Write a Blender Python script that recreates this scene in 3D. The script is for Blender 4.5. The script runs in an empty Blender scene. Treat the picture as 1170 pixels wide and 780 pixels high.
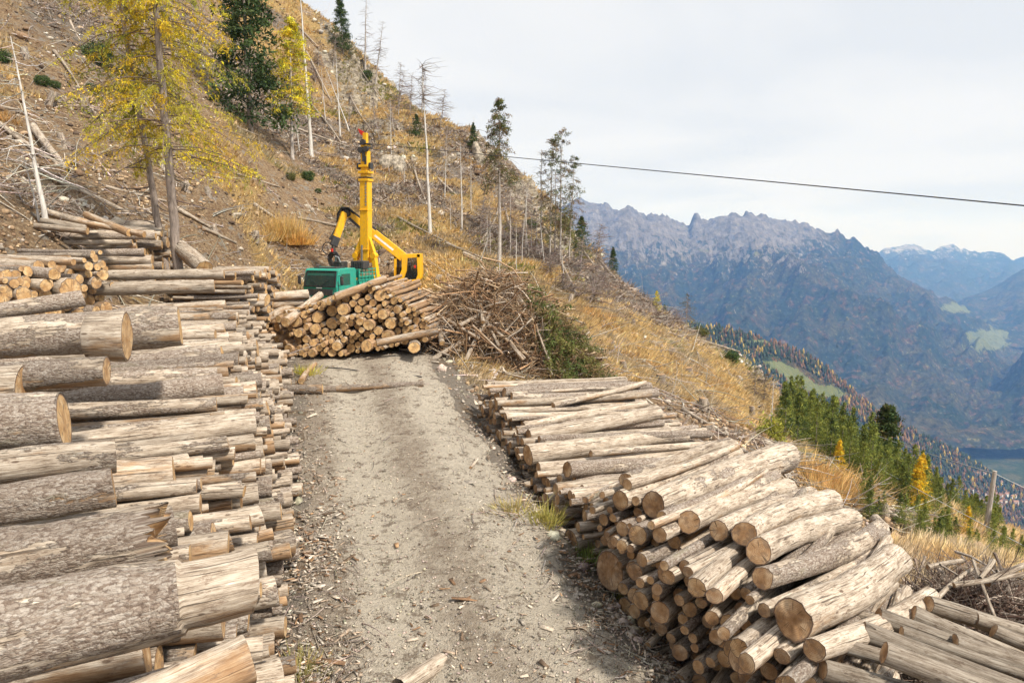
import bpy, math, random
import numpy as np
from math import radians, pi, sin, cos
from mathutils import Vector
from mathutils.bvhtree import BVHTree

rng = np.random.default_rng(7)
random.seed(7)
scene = bpy.context.scene
COL = scene.collection

# ------------------------------------------------------------------ camera
CAMZ = 6.0
PITCH = math.atan(120 / 800)
CP, SP = math.cos(PITCH), math.sin(PITCH)

def at(px, py, Y):
    """world point seen at photo pixel (px, py) at depth y = Y"""
    xc = (px - 585) / 800; yc = (390 - py) / 800
    d = np.array([xc, CP + yc * SP, -SP + yc * CP])
    d = d / d[1]
    return np.array([0, 0, CAMZ]) + d * Y

def project(P):
    P = np.atleast_2d(P) - np.array([0, 0, CAMZ])
    fwd = P[:, 1] * CP - P[:, 2] * SP
    up = P[:, 1] * SP + P[:, 2] * CP
    return np.stack([585 + 800 * P[:, 0] / fwd, 390 - 800 * up / fwd, fwd], 1)

cam_d = bpy.data.cameras.new('camera'); cam = bpy.data.objects.new('camera', cam_d)
COL.objects.link(cam); scene.camera = cam
cam.location = (0, 0, CAMZ); cam.rotation_euler = (pi / 2 - PITCH, 0, 0)
cam_d.sensor_width = 36; cam_d.lens = 36 * 800 / 1170
cam_d.clip_start = 0.1; cam_d.clip_end = 80000

# ------------------------------------------------------------------ noise
def _hash(ix, iy, iz, seed):
    h = (ix.astype(np.int64) * 374761393 + iy.astype(np.int64) * 668265263 + iz.astype(np.int64) * 2147483647 + seed * 974634777) & 0xffffffff
    h = ((h ^ (h >> 13)) * 1274126177) & 0xffffffff
    h = h ^ (h >> 16)
    return (h & 0xffff) / 32767.5 - 1.0

def vnoise(x, y, z=None, seed=0):
    x = np.asarray(x, float); y = np.asarray(y, float)
    z = np.zeros_like(x) if z is None else np.asarray(z, float)
    xi, yi, zi = np.floor(x), np.floor(y), np.floor(z)
    fx, fy, fz = x - xi, y - yi, z - zi
    fx = fx * fx * fx * (fx * (fx * 6 - 15) + 10); fy = fy * fy * fy * (fy * (fy * 6 - 15) + 10); fz = fz * fz * (3 - 2 * fz)
    r = 0
    for dx in (0, 1):
        for dy in (0, 1):
            wxy = (fx if dx else 1 - fx) * (fy if dy else 1 - fy)
            for dz in ((0, 1) if np.any(fz) else (0,)):
                r = r + wxy * ((fz if dz else 1 - fz)) * _hash(xi + dx, yi + dy, zi + dz, seed)
    return r

def fbm(x, y, octaves=5, seed=0, gain=0.5, lac=2.03, ridged=False):
    a, s, t = 1.0, 0.0, 0.0
    for i in range(octaves):
        n = vnoise(x + 17.3 * i, y - 9.1 * i, seed=seed + i)
        if ridged: n = 1 - 2 * np.abs(n)
        s = s + a * n; t += a
        a *= gain; x = x * lac * 0.8 - y * lac * 0.6; y = (x + y * 2) * 0.5 if False else y * lac
    return s / t

def sstep(a, b, x):
    t = np.clip((np.asarray(x, float) - a) / (b - a), 0, 1)
    return t * t * (3 - 2 * t)

# ------------------------------------------------------------------ mesh helpers
def mesh_np(name, V, quads=None, tris=None, attrs=None, smooth=False, ngons=None):
    V = np.asarray(V, np.float32).reshape(-1, 3)
    me = bpy.data.meshes.new(name)
    parts = []; totals = []
    for A, n in ((quads, 4), (tris, 3)):
        if A is not None and len(A):
            A = np.asarray(A, np.int32).reshape(-1, n); parts.append(A.ravel()); totals.append(np.full(len(A), n, np.int32))
    if ngons:
        for g in ngons: parts.append(np.asarray(g, np.int32)); totals.append(np.array([len(g)], np.int32))
    L = np.concatenate(parts); T = np.concatenate(totals)
    me.vertices.add(len(V)); me.vertices.foreach_set('co', V.ravel())
    me.loops.add(len(L)); me.loops.foreach_set('vertex_index', L)
    me.polygons.add(len(T))
    me.polygons.foreach_set('loop_start', np.concatenate([[0], np.cumsum(T)[:-1]]).astype(np.int32))
    try: me.polygons.foreach_set('loop_total', T)
    except Exception: pass
    if smooth: me.polygons.foreach_set('use_smooth', np.ones(len(T), bool))
    for k, a in (attrs or {}).items():
        a = np.asarray(a, np.float32)
        if a.ndim == 1:
            at_ = me.attributes.new(k, 'FLOAT', 'POINT'); at_.data.foreach_set('value', a)
        else:
            at_ = me.attributes.new(k, 'FLOAT_VECTOR', 'POINT'); at_.data.foreach_set('vector', a.ravel())
    me.update(calc_edges=True)
    me.validate()
    return me

def link(name, me, mat=None, parent=None):
    o = bpy.data.objects.new(name, me); COL.objects.link(o)
    if mat is not None and me is not None: me.materials.append(mat)
    if parent is not None: o.parent = parent
    return o

def tag(o, label=None, cat=None, group=None, kind=None):
    if label: o['label'] = label
    if cat: o['category'] = cat
    if group: o['group'] = group
    if kind: o['kind'] = kind
    return o

def empty(name, loc=(0, 0, 0), rz=0.0):
    o = bpy.data.objects.new(name, None); COL.objects.link(o)
    o.location = loc; o.rotation_euler = (0, 0, rz); o.empty_display_size = 0.2
    return o

def copy_tree(o, parent=None):
    c = o.copy(); COL.objects.link(c)
    if parent is not None: c.parent = parent
    for ch in list(o.children): copy_tree(ch, c)
    return c

def norm(v): return v / (np.linalg.norm(v, axis=-1, keepdims=True) + 1e-12)

def tubes(P, R, K=6, phase=None, rmul=None):
    """P (N,M,3) paths, R (N,M) radii -> verts, quads ; rmul (N,M,K) optional radius factors"""
    P = np.asarray(P, float); R = np.asarray(R, float)
    N, M, _ = P.shape
    T = np.gradient(P, axis=1); T = norm(T)
    A = norm(P[:, -1] - P[:, 0])
    ref = np.where(np.abs(A[:, 2:3]) > 0.9, np.array([[1.0, 0, 0]]), np.array([[0, 0, 1.0]]))
    U = norm(np.cross(np.repeat(ref[:, None], M, 1), T)); W = np.cross(T, U)
    th = np.arange(K) * 2 * pi / K
    if phase is not None: th = th[None, :] + np.asarray(phase)[:, None]
    else: th = np.repeat(th[None], N, 0)
    RR = R[:, :, None] * (rmul if rmul is not None else 1)
    V = P[:, :, None] + RR[..., None] * (np.cos(th)[:, None, :, None] * U[:, :, None] + np.sin(th)[:, None, :, None] * W[:, :, None])
    idx = np.arange(N * M * K).reshape(N, M, K)
    a = idx[:, :-1]; b = idx[:, 1:]
    a2 = np.roll(a, -1, 2); b2 = np.roll(b, -1, 2)
    Q = np.stack([a, a2, b2, b], -1).reshape(-1, 4)
    return V.reshape(-1, 3), Q

class MB:
    """collects boxes, bars and tubes into one mesh"""
    def __init__(s): s.V = []; s.F = []; s.n = 0
    def add(s, V, F):
        V = np.asarray(V, float).reshape(-1, 3)
        s.V.append(V); s.F += [tuple(int(i) + s.n for i in f) for f in F]; s.n += len(V); return s
    def box(s, c, d, R=None, b=0.0):
        hx, hy, hz = [k / 2 for k in d]
        if b <= 0:
            v = np.array([(x, y, z) for x in (-hx, hx) for y in (-hy, hy) for z in (-hz, hz)])
            f = [(0, 1, 3, 2), (4, 6, 7, 5), (0, 4, 5, 1), (2, 3, 7, 6), (0, 2, 6, 4), (1, 5, 7, 3)]
        else:   # chamfered box
            v = []; 
            for sx in (-1, 1):
                for sy in (-1, 1):
                    for sz in (-1, 1):
                        v += [(sx * hx, sy * (hy - b), sz * (hz - b)), (sx * (hx - b), sy * hy, sz * (hz - b)), (sx * (hx - b), sy * (hy - b), sz * hz)]
            v = np.array(v)
            g = lambda x, y, z, k: ((x * 2 + y) * 2 + z) * 3 + k
            f = []
            for x in (0, 1): f.append([g(x, a, c_, 0) for a, c_ in ((0, 0), (1, 0), (1, 1), (0, 1))])
            for y in (0, 1): f.append([g(a, y, c_, 1) for a, c_ in ((0, 0), (1, 0), (1, 1), (0, 1))])
            for z in (0, 1): f.append([g(a, c_, z, 2) for a, c_ in ((0, 0), (1, 0), (1, 1), (0, 1))])
            for a in (0, 1):
                for c_ in (0, 1):
                    f.append([g(0, a, c_, 1), g(1, a, c_, 1), g(1, a, c_, 2), g(0, a, c_, 2)])
                    f.append([g(a, 0, c_, 0), g(a, 1, c_, 0), g(a, 1, c_, 2), g(a, 0, c_, 2)])
                    f.append([g(a, c_, 0, 0), g(a, c_, 1, 0), g(a, c_, 1, 1), g(a, c_, 0, 1)])
            for x in (0, 1):
                for y in (0, 1):
                    for z in (0, 1): f.append([g(x, y, z, 0), g(x, y, z, 1), g(x, y, z, 2)])
        if R is not None: v = v @ np.asarray(R).T
        return s.add(v + np.asarray(c, float), f)
    def bar(s, p, q, w, h=None, b=0.0, up=(0, 0, 1)):
        """box-section bar from p to q"""
        p = np.asarray(p, float); q = np.asarray(q, float); h = h or w
        d = q - p; L = np.linalg.norm(d); d = d / L
        u = np.asarray(up, float)
        if abs(d @ u) > 0.97: u = np.array([0, 1.0, 0])
        r = norm(np.cross(d, u)); u2 = np.cross(r, d)
        return s.box((p + q) / 2, (w, L, h), np.stack([r, d, u2], 1), b)
    def tube(s, pts, r, K=8, cap=True):
        pts = np.asarray(pts, float); r = np.broadcast_to(np.asarray(r, float), (len(pts),))
        V, Q = tubes(pts[None], r[None], K)
        F = [tuple(q) for q in Q]
        if cap: F += [tuple(range(K))[::-1], tuple(len(pts) * K - K + i for i in range(K))]
        return s.add(V, F)
    def cyl(s, p, q, r, K=16): return s.tube([p, q], r, K)
    def prism(s, poly, lo, hi, axis=0):
        """polygon (list of 2d points in the other two axes) extruded between lo and hi along axis"""
        n = len(poly); v = []
        for t in (lo, hi):
            for a, b in poly:
                c = [a, b]; c.insert(axis, t); v.append(c)
        f = [tuple(range(n)), tuple(range(2 * n - 1, n - 1, -1))] + [(i, (i + 1) % n, (i + 1) % n + n, i + n) for i in range(n)]
        return s.add(v, f)
    def build(s, name, mat, parent=None, smooth=False, bevel=0.0):
        me = bpy.data.meshes.new(name)
        me.from_pydata([tuple(v) for v in np.concatenate(s.V)], [], s.F)
        import bmesh
        bm = bmesh.new(); bm.from_mesh(me); bmesh.ops.recalc_face_normals(bm, faces=bm.faces)
        bm.to_mesh(me); bm.free()
        if smooth:
            for p in me.polygons: p.use_smooth = len(p.vertices) == 4
        o = link(name, me, mat, parent)
        if bevel:
            m = o.modifiers.new('bevel', 'BEVEL'); m.width = bevel; m.segments = 2; m.limit_method = 'ANGLE'
        return o

# ------------------------------------------------------------------ node helper
class NT:
    def __init__(s, name):
        s.m = bpy.data.materials.new(name); s.m.use_nodes = True
        s.t = s.m.node_tree; s.t.nodes.clear()
        s.out = s.t.nodes.new('ShaderNodeOutputMaterial')
        s.b = s.t.nodes.new('ShaderNodeBsdfPrincipled'); s.t.links.new(s.b.outputs[0], s.out.inputs[0])
        s.b.inputs['Roughness'].default_value = 0.85
        s.b.inputs['Specular IOR Level'].default_value = 0.25
    def n(s, typ, **kw):
        nd = s.t.nodes.new('ShaderNode' + typ)
        for k, v in kw.items(): setattr(nd, k, v)
        return nd
    def put(s, sock, v):
        if hasattr(v, 'is_linked') or hasattr(v, 'links'): s.t.links.new(v, sock)
        else:
            if isinstance(v, (tuple, list)) and len(v) == 3 and sock.type == 'RGBA': v = (*v, 1)
            sock.default_value = v
    def attr(s, name, o='Vector'):
        a = s.n('Attribute', attribute_name=name); return a.outputs[o]
    def pos(s): return s.n('NewGeometry').outputs['Position']
    def mapv(s, v, sc=(1, 1, 1), loc=(0, 0, 0), rot=(0, 0, 0)):
        m = s.n('Mapping'); s.put(m.inputs[0], v); m.inputs['Scale'].default_value = sc; m.inputs['Location'].default_value = loc; m.inputs['Rotation'].default_value = rot
        return m.outputs[0]
    def noise(s, v, scale, detail=4, rough=0.6, dist=0.0, out='Fac'):
        m = s.n('TexNoise'); s.put(m.inputs['Vector'], v); m.inputs['Scale'].default_value = scale
        m.inputs['Detail'].default_value = detail; m.inputs['Roughness'].default_value = rough; m.inputs['Distortion'].default_value = dist
        return m.outputs[out]
    def vor(s, v, scale, feature='F1', out='Distance', rnd=1.0):
        m = s.n('TexVoronoi', feature=feature); s.put(m.inputs['Vector'], v); m.inputs['Scale'].default_value = scale
        m.inputs['Randomness'].default_value = rnd
        return m.outputs[out]
    def ramp(s, f, stops, interp='LINEAR'):
        r = s.n('ValToRGB'); s.put(r.inputs[0], f); e = r.color_ramp.elements; r.color_ramp.interpolation = interp
        while len(e) < len(stops): e.new(0.5)
        for k, (p, c) in enumerate(stops):
            e[k].position = p; e[k].color = (*c, 1) if isinstance(c, (tuple, list)) else (c, c, c, 1)
        return r.outputs[0]
    def sm(s, f, a, b):
        r = s.n('MapRange', interpolation_type='SMOOTHSTEP'); s.put(r.inputs[0], f)
        r.inputs[1].default_value = a; r.inputs[2].default_value = b
        return r.outputs[0]
    def math(s, op, a, b=0.0, c=None):
        m = s.n('Math', operation=op); s.put(m.inputs[0], a); s.put(m.inputs[1], b)
        if c is not None: s.put(m.inputs[2], c)
        return m.outputs[0]
    def mix(s, f, a, b, mode='MIX'):
        m = s.n('Mix', data_type='RGBA', blend_type=mode); s.put(m.inputs[0], f)
        s.put(m.inputs[6], a); s.put(m.inputs[7], b); return m.outputs[2]
    def sep(s, v):
        m = s.n('SeparateXYZ'); s.put(m.inputs[0], v); return m.outputs
    def comb(s, x, y, z):
        m = s.n('CombineXYZ'); s.put(m.inputs[0], x); s.put(m.inputs[1], y); s.put(m.inputs[2], z); return m.outputs[0]
    def bump(s, h, strength=0.5, dist=0.02, nrm=None):
        b = s.n('Bump'); s.put(b.inputs['Height'], h); b.inputs['Strength'].default_value = strength; b.inputs['Distance'].default_value = dist
        if nrm is not None: s.put(b.inputs['Normal'], nrm)
        s.put(s.b.inputs['Normal'], b.outputs[0]); return b.outputs[0]
    def color(s, c): s.put(s.b.inputs['Base Color'], c); return s
    def rough(s, r): s.put(s.b.inputs['Roughness'], r); return s

def simple(name, col, rough=0.6, metal=0.0, var=0.12, bumpy=0.0, scale=8.0):
    t = NT(name)
    v = t.n('TexCoord').outputs['Object']
    n = t.noise(v, scale, 5, 0.65)
    f = t.ramp(n, [(0.3, 1 - var * 2), (0.7, 1 + var)])
    t.color(t.mix(1.0, col, f, 'MULTIPLY')); t.rough(rough); t.b.inputs['Metallic'].default_value = metal
    t.b.inputs['Specular IOR Level'].default_value = 0.4
    if bumpy: t.bump(n, bumpy, 0.01)
    return t.m
# ------------------------------------------------------------------ near terrain: a height field through surveyed points
def road_x(y): return -0.15 - 0.288 * (np.asarray(y, float) - 8)
def road_z(y):
    y = np.asarray(y, float)
    return np.where(y < 24, 0.075 * y, 1.8 - 0.012 * (y - 24))

CT = []
for y in (-6, 0, 4, 8, 12, 16, 20, 24, 28):
    for dx in (-3.4, 0, 2.0): CT.append((float(road_x(y)) + dx, y, float(road_z(y))))
    if y <= 20:
        CT.append((float(road_x(y)) + 3.3, y, float(road_z(y)) - 1.3))
        CT.append((float(road_x(y)) + 6.3, y, float(road_z(y)) - 1.9))
        CT.append((float(road_x(y)) - 6.0, y, float(road_z(y)) + 0.5))
        CT.append((float(road_x(y)) - 9.5, y, float(road_z(y)) + 2.6))
CT += [(-9, 38, 1.6), (-13, 38, 1.9), (-5, 34, 1.7), (-2, 29, 1.7), (-12, 34, 2.0), (-3, 38, 1.8), (-6, 43, 2.2)]
for p in [(1000, 600, 20.5), (900, 535, 25), (1160, 650, 17), (1170, 620, 33), (1050, 590, 31), (940, 520, 40),
          (760, 440, 32), (830, 470, 33), (700, 400, 34), (660, 350, 42), (640, 300, 53), (560, 290, 52), (600, 330, 44),
          (480, 262, 54), (520, 300, 46), (420, 200, 64), (560, 230, 66), (500, 200, 70), (300, 150, 62), (200, 100, 52),
          (100, 150, 37), (0, 250, 21), (0, 100, 37), (100, 0, 56), (0, 0, 46), (300, 60, 82), (400, 110, 86),
          (330, 270, 48), (250, 235, 44), (100, 230, 27), (300, 290, 38), (200, 260, 33), (-200, 200, 26), (-200, 0, 44), (0, -250, 70)]:
    CT.append(tuple(at(*p)))
SKY = [(200, -160, 108), (300, -42, 101), (365, 22, 95), (440, 100, 90), (485, 128, 87), (530, 152, 85), (568, 178, 82), (600, 212, 80), (625, 243, 77), (650, 272, 74), (700, 318, 70), (740, 352, 66), (785, 380, 63), (830, 412, 60), (880, 450, 57), (920, 484, 55), (985, 540, 52), (1080, 580, 50), (1170, 612, 48), (1300, 690, 45)]
for s_ in SKY:
    p = at(*s_); CT.append(tuple(p))
    n_ = np.array([.62, .78]) if s_[0] < 900 else np.array([.4, .92])
    CT.append((p[0] + n_[0] * 9, p[1] + n_[1] * 9, p[2] - 5.5)); CT.append((p[0] + n_[0] * 32, p[1] + n_[1] * 32, p[2] - 32))
CT = np.array(CT)
CS = 30.0
def _tps(d2): return 0.5 * d2 * np.log(d2 + 1e-9)
_c = CT[:, :2] / CS; _nct = len(CT)
_K = _tps(((_c[:, None] - _c[None]) ** 2).sum(-1)) + np.eye(_nct) * 3e-4
_P = np.hstack([np.ones((_nct, 1)), _c])
_A = np.zeros((_nct + 3, _nct + 3)); _A[:_nct, :_nct] = _K; _A[:_nct, _nct:] = _P; _A[_nct:, :_nct] = _P.T
_W = np.linalg.solve(_A, np.concatenate([CT[:, 2], np.zeros(3)]))

def H0(x, y):
    x = np.asarray(x, float); y = np.asarray(y, float); sh = x.shape
    q = np.stack([x.ravel(), y.ravel()], 1) / CS
    out = np.empty(len(q))
    for i in range(0, len(q), 20000):
        qq = q[i:i + 20000]
        d2 = (qq[:, None, 0] - _c[None, :, 0]) ** 2 + (qq[:, None, 1] - _c[None, :, 1]) ** 2
        out[i:i + 20000] = _tps(d2) @ _W[:_nct] + _W[_nct] + qq @ _W[_nct + 1:]
    return out.reshape(sh)

def road_mask(x, y):
    """1 on the road and the landing, 0 off it"""
    d = np.abs(x - road_x(y) + 0.35) - 2.35
    m = (1 - sstep(-0.2, 0.9, d)) * (1 - sstep(28, 42, y))
    l = 1 - sstep(4.5, 7.5, np.hypot((x + 6.2) * 1.15, (y - 33) * 0.8))
    return np.maximum(m, l)

CRAGS = [(at(400, 105, 91), 6), (at(470, 160, 84), 5), (at(452, 190, 80), 4), (at(415, 115, 90), 7), (at(455, 125, 88), 5), (at(545, 185, 83), 5), (at(485, 215, 76), 4), (at(632, 285, 72), 6), (at(655, 320, 66), 6), (at(680, 335, 64), 4), (at(610, 250, 77), 4), (at(690, 320, 69), 3), (at(870, 450, 56), 2.5), (at(905, 480, 54), 3)]
def crag_mask(x, y):
    m = 0
    for c, r in CRAGS: m = np.maximum(m, np.exp(-((x - c[0]) ** 2 + ((y - c[1]) * 0.8) ** 2) / (r * r)))
    return m * sstep(-.35, .25, fbm(x / 4.5, y / 4.5, 4, 151))

def H(x, y):
    x = np.asarray(x, float); y = np.asarray(y, float)
    z = H0(x, y)
    off = 1 - road_mask(x, y)
    far = sstep(22, 50, y + np.abs(x) * 0.5)
    z = z + off * ((0.16 + 0.65 * far) * fbm(x / 5.5, y / 5.5, 4, 3) + (0.06 + 0.16 * far) * fbm(x / 1.1, y / 1.1, 3, 9))
    c = crag_mask(x, y)
    k = fbm(x / 3.0, y / 3.0, 4, 21, ridged=True)
    st = np.abs(((z * 0.55 + k * 0.6) % 1.0) - 0.5) * 2
    z = z + c * off * (1.9 * k + 1.8 * (st - 0.5) + .5 * fbm(x / .9, y / .9, 3, 27, ridged=True))
    z = z - 0.085 * (1 - off) * (np.exp(-((x - road_x(y) + 1.0) / 0.35) ** 2) + np.exp(-((x - road_x(y) - 1.2) / 0.35) ** 2)) + (1 - off) * 0.02 * fbm(x / .7, y / .7, 3, 31)
    return z

def hz(x, y): return float(H(np.array([x]), np.array([y]))[0])

_Ys = np.concatenate([np.linspace(3, 40, 260), np.linspace(40.3, 130, 260)])
def gp(px, py, ymin=3):
    """where the ray through photo pixel (px,py) meets the ground"""
    xc = (px - 585) / 800; yc = (390 - py) / 800
    d = np.array([xc, CP + yc * SP, -SP + yc * CP]); d = d / d[1]
    Y = _Ys[_Ys >= ymin]; z = CAMZ + d[2] * Y; h = H(d[0] * Y, Y)
    k = np.nonzero(z < h)[0]
    if len(k) == 0:
        k = [int(np.argmin(z - h))]
    i = max(k[0], 1); a = (z - h)[i - 1]; b = (z - h)[i]
    t = a / (a - b) if a > 0 >= b else 1.0
    y = Y[i - 1] + (Y[i] - Y[i - 1]) * t; x = d[0] * y
    return np.array([x, y, hz(x, y)])

def axis(lo, hi, c0, c1, fine, grow):
    a = [c0]
    s = fine
    while a[-1] < c1: a.append(a[-1] + fine)
    while a[-1] < hi: s *= grow; s = min(s, .62); a.append(a[-1] + s)
    s = fine; b = [c0]
    while b[-1] > lo: s *= grow; s = min(s, .9); b.append(b[-1] - s)
    return np.array(b[:0:-1] + a)

def grid_mesh(name, X, Y, Z, attrs=None, smooth=True):
    n, m = X.shape
    idx = np.arange(n * m).reshape(n, m)
    Q = np.stack([idx[:-1, :-1], idx[:-1, 1:], idx[1:, 1:], idx[1:, :-1]], -1).reshape(-1, 4)
    return mesh_np(name, np.stack([X, Y, Z], -1), Q, attrs=attrs, smooth=smooth)

xs = axis(-75, 95, -13, 12, 0.22, 1.02); ys = axis(-12, 150, 0, 26, 0.22, 1.012)
GX, GY = np.meshgrid(xs, ys)
GZ = H(GX, GY)
gxg, gyg = np.gradient(GZ, ys, xs)[1], np.gradient(GZ, ys, xs)[0]
steep = np.sqrt(gxg ** 2 + gyg ** 2)
GOLD = [(at(440, 215, 62), 4.5), (at(480, 250, 56), 4.5), (at(525, 290, 51), 4), (at(420, 160, 75), 4), (at(395, 190, 66), 3), (at(500, 175, 76), 4), (at(570, 240, 66), 3.5), (at(360, 40, 93), 4), (at(640, 370, 42), 5), (at(480, 120, 86), 4)]
def cover(x, y):
    """golden grass amount 0..1 and grey brushwood amount 0..1 over the slope"""
    g = sstep(-0.25, 0.25, fbm(x / 7, y / 7, 4, 41) + 0.6 * sstep(-12, 5, x) * sstep(24, 34, y) + 0.45 * sstep(44, 58, y) * sstep(-22, -10, x) - 0.20 - 0.6 * sstep(-12, -14, x) * sstep(34, 26, y) - 0.10 * sstep(-13, -17, x) * sstep(62, 50, y))
    band = 0
    for c_, r_ in GOLD: band = np.maximum(band, np.exp(-(((x - c_[0]) / r_) ** 2 + ((y - c_[1]) / (r_ * 1.1)) ** 2)))
    band = band * sstep(-.5, .1, fbm(x / 3, y / 3, 3, 143)); g = np.maximum(g, band)
    b = sstep(-0.05, 0.3, fbm(x / 9 + 5, y / 9, 4, 55) + 0.20 * np.exp(-((x + 6) / 13) ** 2 - ((y - 72) / 12) ** 2) - 0.12)
    b = b * sstep(38, 52, y) * (1 - .95 * band)
    return g * (1 - 0.8 * b), b
g_, b_ = cover(GX, GY)
ck = crag_mask(GX, GY)
rm = road_mask(GX, GY)
edge = np.clip(1 - sstep(0, 1, (np.abs(GX - road_x(GY)) - 3.0) / 3.5), 0, 1) * (1 - sstep(30, 45, GY)); edge = np.maximum(edge, rm)
at_m = np.stack([g_, b_, np.clip(ck * 1.6, 0, 1)], -1).reshape(-1, 3)

# hillside material
t = NT('hillside_ground')
P = t.pos(); M = t.sep(t.attr('cover')); E = t.attr('edge', 'Fac')
n4_ = t.noise(P, 1.9, 7, 0.8); n1 = t.noise(P, 0.9, 8, 0.72); n2 = t.noise(P, 7.0, 6, 0.7); n3 = t.noise(t.mapv(P, (1, 1, 0.5)), 30, 3, 0.7)
grass = t.mix(n2, (0.32, 0.20, 0.07), (0.68, 0.48, 0.22))
grass = t.mix(t.sm(n1, 0.52, 0.70), grass, (0.20, 0.19, 0.07))
n4 = t.noise(P, 2.6, 7, 0.8)
soil = t.ramp(n2, [(0.25, (0.06, 0.04, 0.028)), (0.45, (0.32, 0.215, 0.125)), (0.6, (0.50, 0.36, 0.22)), (0.78, (0.66, 0.54, 0.38))])
soil = t.mix(t.sm(n4, 0.50, 0.60), soil, t.mix(n2, (0.10, 0.06, 0.035), (0.42, 0.25, 0.13)))
soil = t.mix(t.sm(t.noise(P, 1.7, 6, 0.7), 0.56, 0.62), soil, t.mix(n3, (0.20, 0.17, 0.14), (0.52, 0.46, 0.38)))
soil = t.mix(t.math('MULTIPLY', t.sm(t.noise(P, 5.1, 6, 0.8), 0.58, 0.66), 0.8), soil, (0.05, 0.035, 0.025))
grey = t.mix(n2, (0.11, 0.09, 0.075), (0.42, 0.36, 0.30))
grey = t.mix(t.sm(n4_, 0.48, 0.58), grey, (0.30, 0.20, 0.10))
rv = t.vor(t.mapv(P, (1, 1, 1.6)), 1.3, out='Distance')
rn_ = t.noise(t.mapv(P, (1, 1, 2.6), (0, 0, 0), (0.3, 0.2, 0)), 0.9, 10, 0.8)
rock = t.ramp(rn_, [(0.34, (0.05, 0.042, 0.035)), (0.46, (0.30, 0.25, 0.19)), (0.56, (0.58, 0.50, 0.38)), (0.7, (0.80, 0.74, 0.62))])
rock = t.mix(t.math('MULTIPLY', t.sm(t.noise(P, 1.4, 6, .7), .54, .62), .7), rock, (0.33, 0.23, 0.10))
f1 = t.sm(t.math('ADD', M[0], t.math('MULTIPLY', t.math('SUBTRACT', n2, 0.5), 1.6)), 0.35, 0.65)
c = t.mix(f1, soil, grass)
f2 = t.sm(t.math('ADD', M[1], t.math('MULTIPLY', t.math('SUBTRACT', n2, 0.5), 1.4)), 0.4, 0.7)
c = t.mix(f2, c, grey)
grav = t.mix(n3, (0.16, 0.125, 0.095), (0.52, 0.45, 0.37))
grav = t.mix(t.sm(n1, 0.5, 0.65), grav, (0.26, 0.18, 0.11))
c = t.mix(t.sm(t.math('ADD', E, t.math('MULTIPLY', t.math('SUBTRACT', n2, 0.5), 0.9)), 0.3, 0.6), c, grav)
f3 = t.sm(t.math('ADD', M[2], t.math('MULTIPLY', t.math('SUBTRACT', n1, 0.5), 2.2)), 0.45, 0.6)
c = t.mix(f3, c, rock)
t.color(c); t.rough(0.95)
hh = t.math('ADD', t.math('ADD', t.math('MULTIPLY', n2, 1.0), t.math('MULTIPLY', n4, 1.4)), t.math('MULTIPLY', n3, 0.35))
t.bump(hh, 1.0, 0.30)
M_ground = t.m
ter = link('hillside_ground', grid_mesh('hillside_ground', GX, GY, GZ, {'cover': at_m, 'edge': edge.ravel()}), M_ground)
tag(ter, 'steep mountainside of dry grass, soil and rock beside the forest road', 'ground', kind='structure')

# forest road: a gravel sheet laid over the bench, ragged edges
yy = np.arange(-10, 34.5, 0.16); uu = np.linspace(-1, 1, 56)
UU, YY = np.meshgrid(uu, yy)
hw = 2.3 + 0.22 * fbm(YY / 1.5, UU * 0 + 3.3, 4, 61) + 0.15 * fbm(YY / .4, UU * 0 + 8.3, 3, 62) + 1.0 * sstep(22, 32, YY)
RX = road_x(YY) - 0.35 + UU * hw; RY = YY
RZ = H(RX, RY) + 0.035 * (1 - np.abs(UU) ** 6) + 0.018 * fbm(RX / .25, RY / .25, 3, 63) - 0.012
trk = np.exp(-((RX - road_x(RY) + 1.15) / 0.62) ** 2) + np.exp(-((RX - road_x(RY) - 1.05) / 0.7) ** 2)
t = NT('gravel_road')
P = t.pos(); tr = t.attr('track', 'Fac')
n1 = t.noise(P, 1.3, 7, 0.7); n2 = t.noise(P, 9, 6, 0.75); n3 = t.noise(P, 60, 3, 0.7)
st = t.vor(P, 26, out='Color'); sd = t.vor(P, 26)
base = t.mix(n2, (0.22, 0.17, 0.125), (0.52, 0.43, 0.335))
pale = t.mix(n2, (0.46, 0.395, 0.31), (0.84, 0.75, 0.61))
f = t.sm(t.math('ADD', tr, t.math('ADD', t.math('MULTIPLY', t.math('SUBTRACT', n1, 0.5), 1.5), t.math('MULTIPLY', t.math('SUBTRACT', n2, 0.5), 1.1))), -0.15, 0.75)
c = t.mix(f, base, pale)
c = t.mix(t.math('MULTIPLY', t.sm(t.noise(P, 3.3, 7, 0.8), 0.53, 0.60), 0.75), c, (0.19, 0.14, 0.10))
pebb = t.sm(sd, 0.36, 0.18)
sc_ = t.sep(st)
pc = t.mix(sc_[0], (0.22, 0.20, 0.18), (0.75, 0.71, 0.64))
c = t.mix(t.math('MULTIPLY', pebb, t.sm(sc_[1], 0.62, 0.75)), c, pc)
dk = t.sm(n3, 0.62, 0.72)
c = t.mix(t.math('MULTIPLY', dk, 0.6), c, (0.12, 0.09, 0.065))
t.color(c); t.rough(0.95)
t.bump(t.math('ADD', t.math('MULTIPLY', n2, 1.0), t.math('ADD', t.math('MULTIPLY', n3, 0.4), t.math('MULTIPLY', pebb, 0.25))), 1.0, 0.16)
road = link('road', grid_mesh('road', RX, RY, RZ, {'track': trk.ravel()}), t.m)
tag(road, 'pale gravel forest road with wheel tracks between the log stacks', 'road', kind='structure')

# ------------------------------------------------------------------ far terrain
def profile(pts, px):
    pts = np.array(pts, float); return np.interp(px, pts[:, 0], pts[:, 1])

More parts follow.
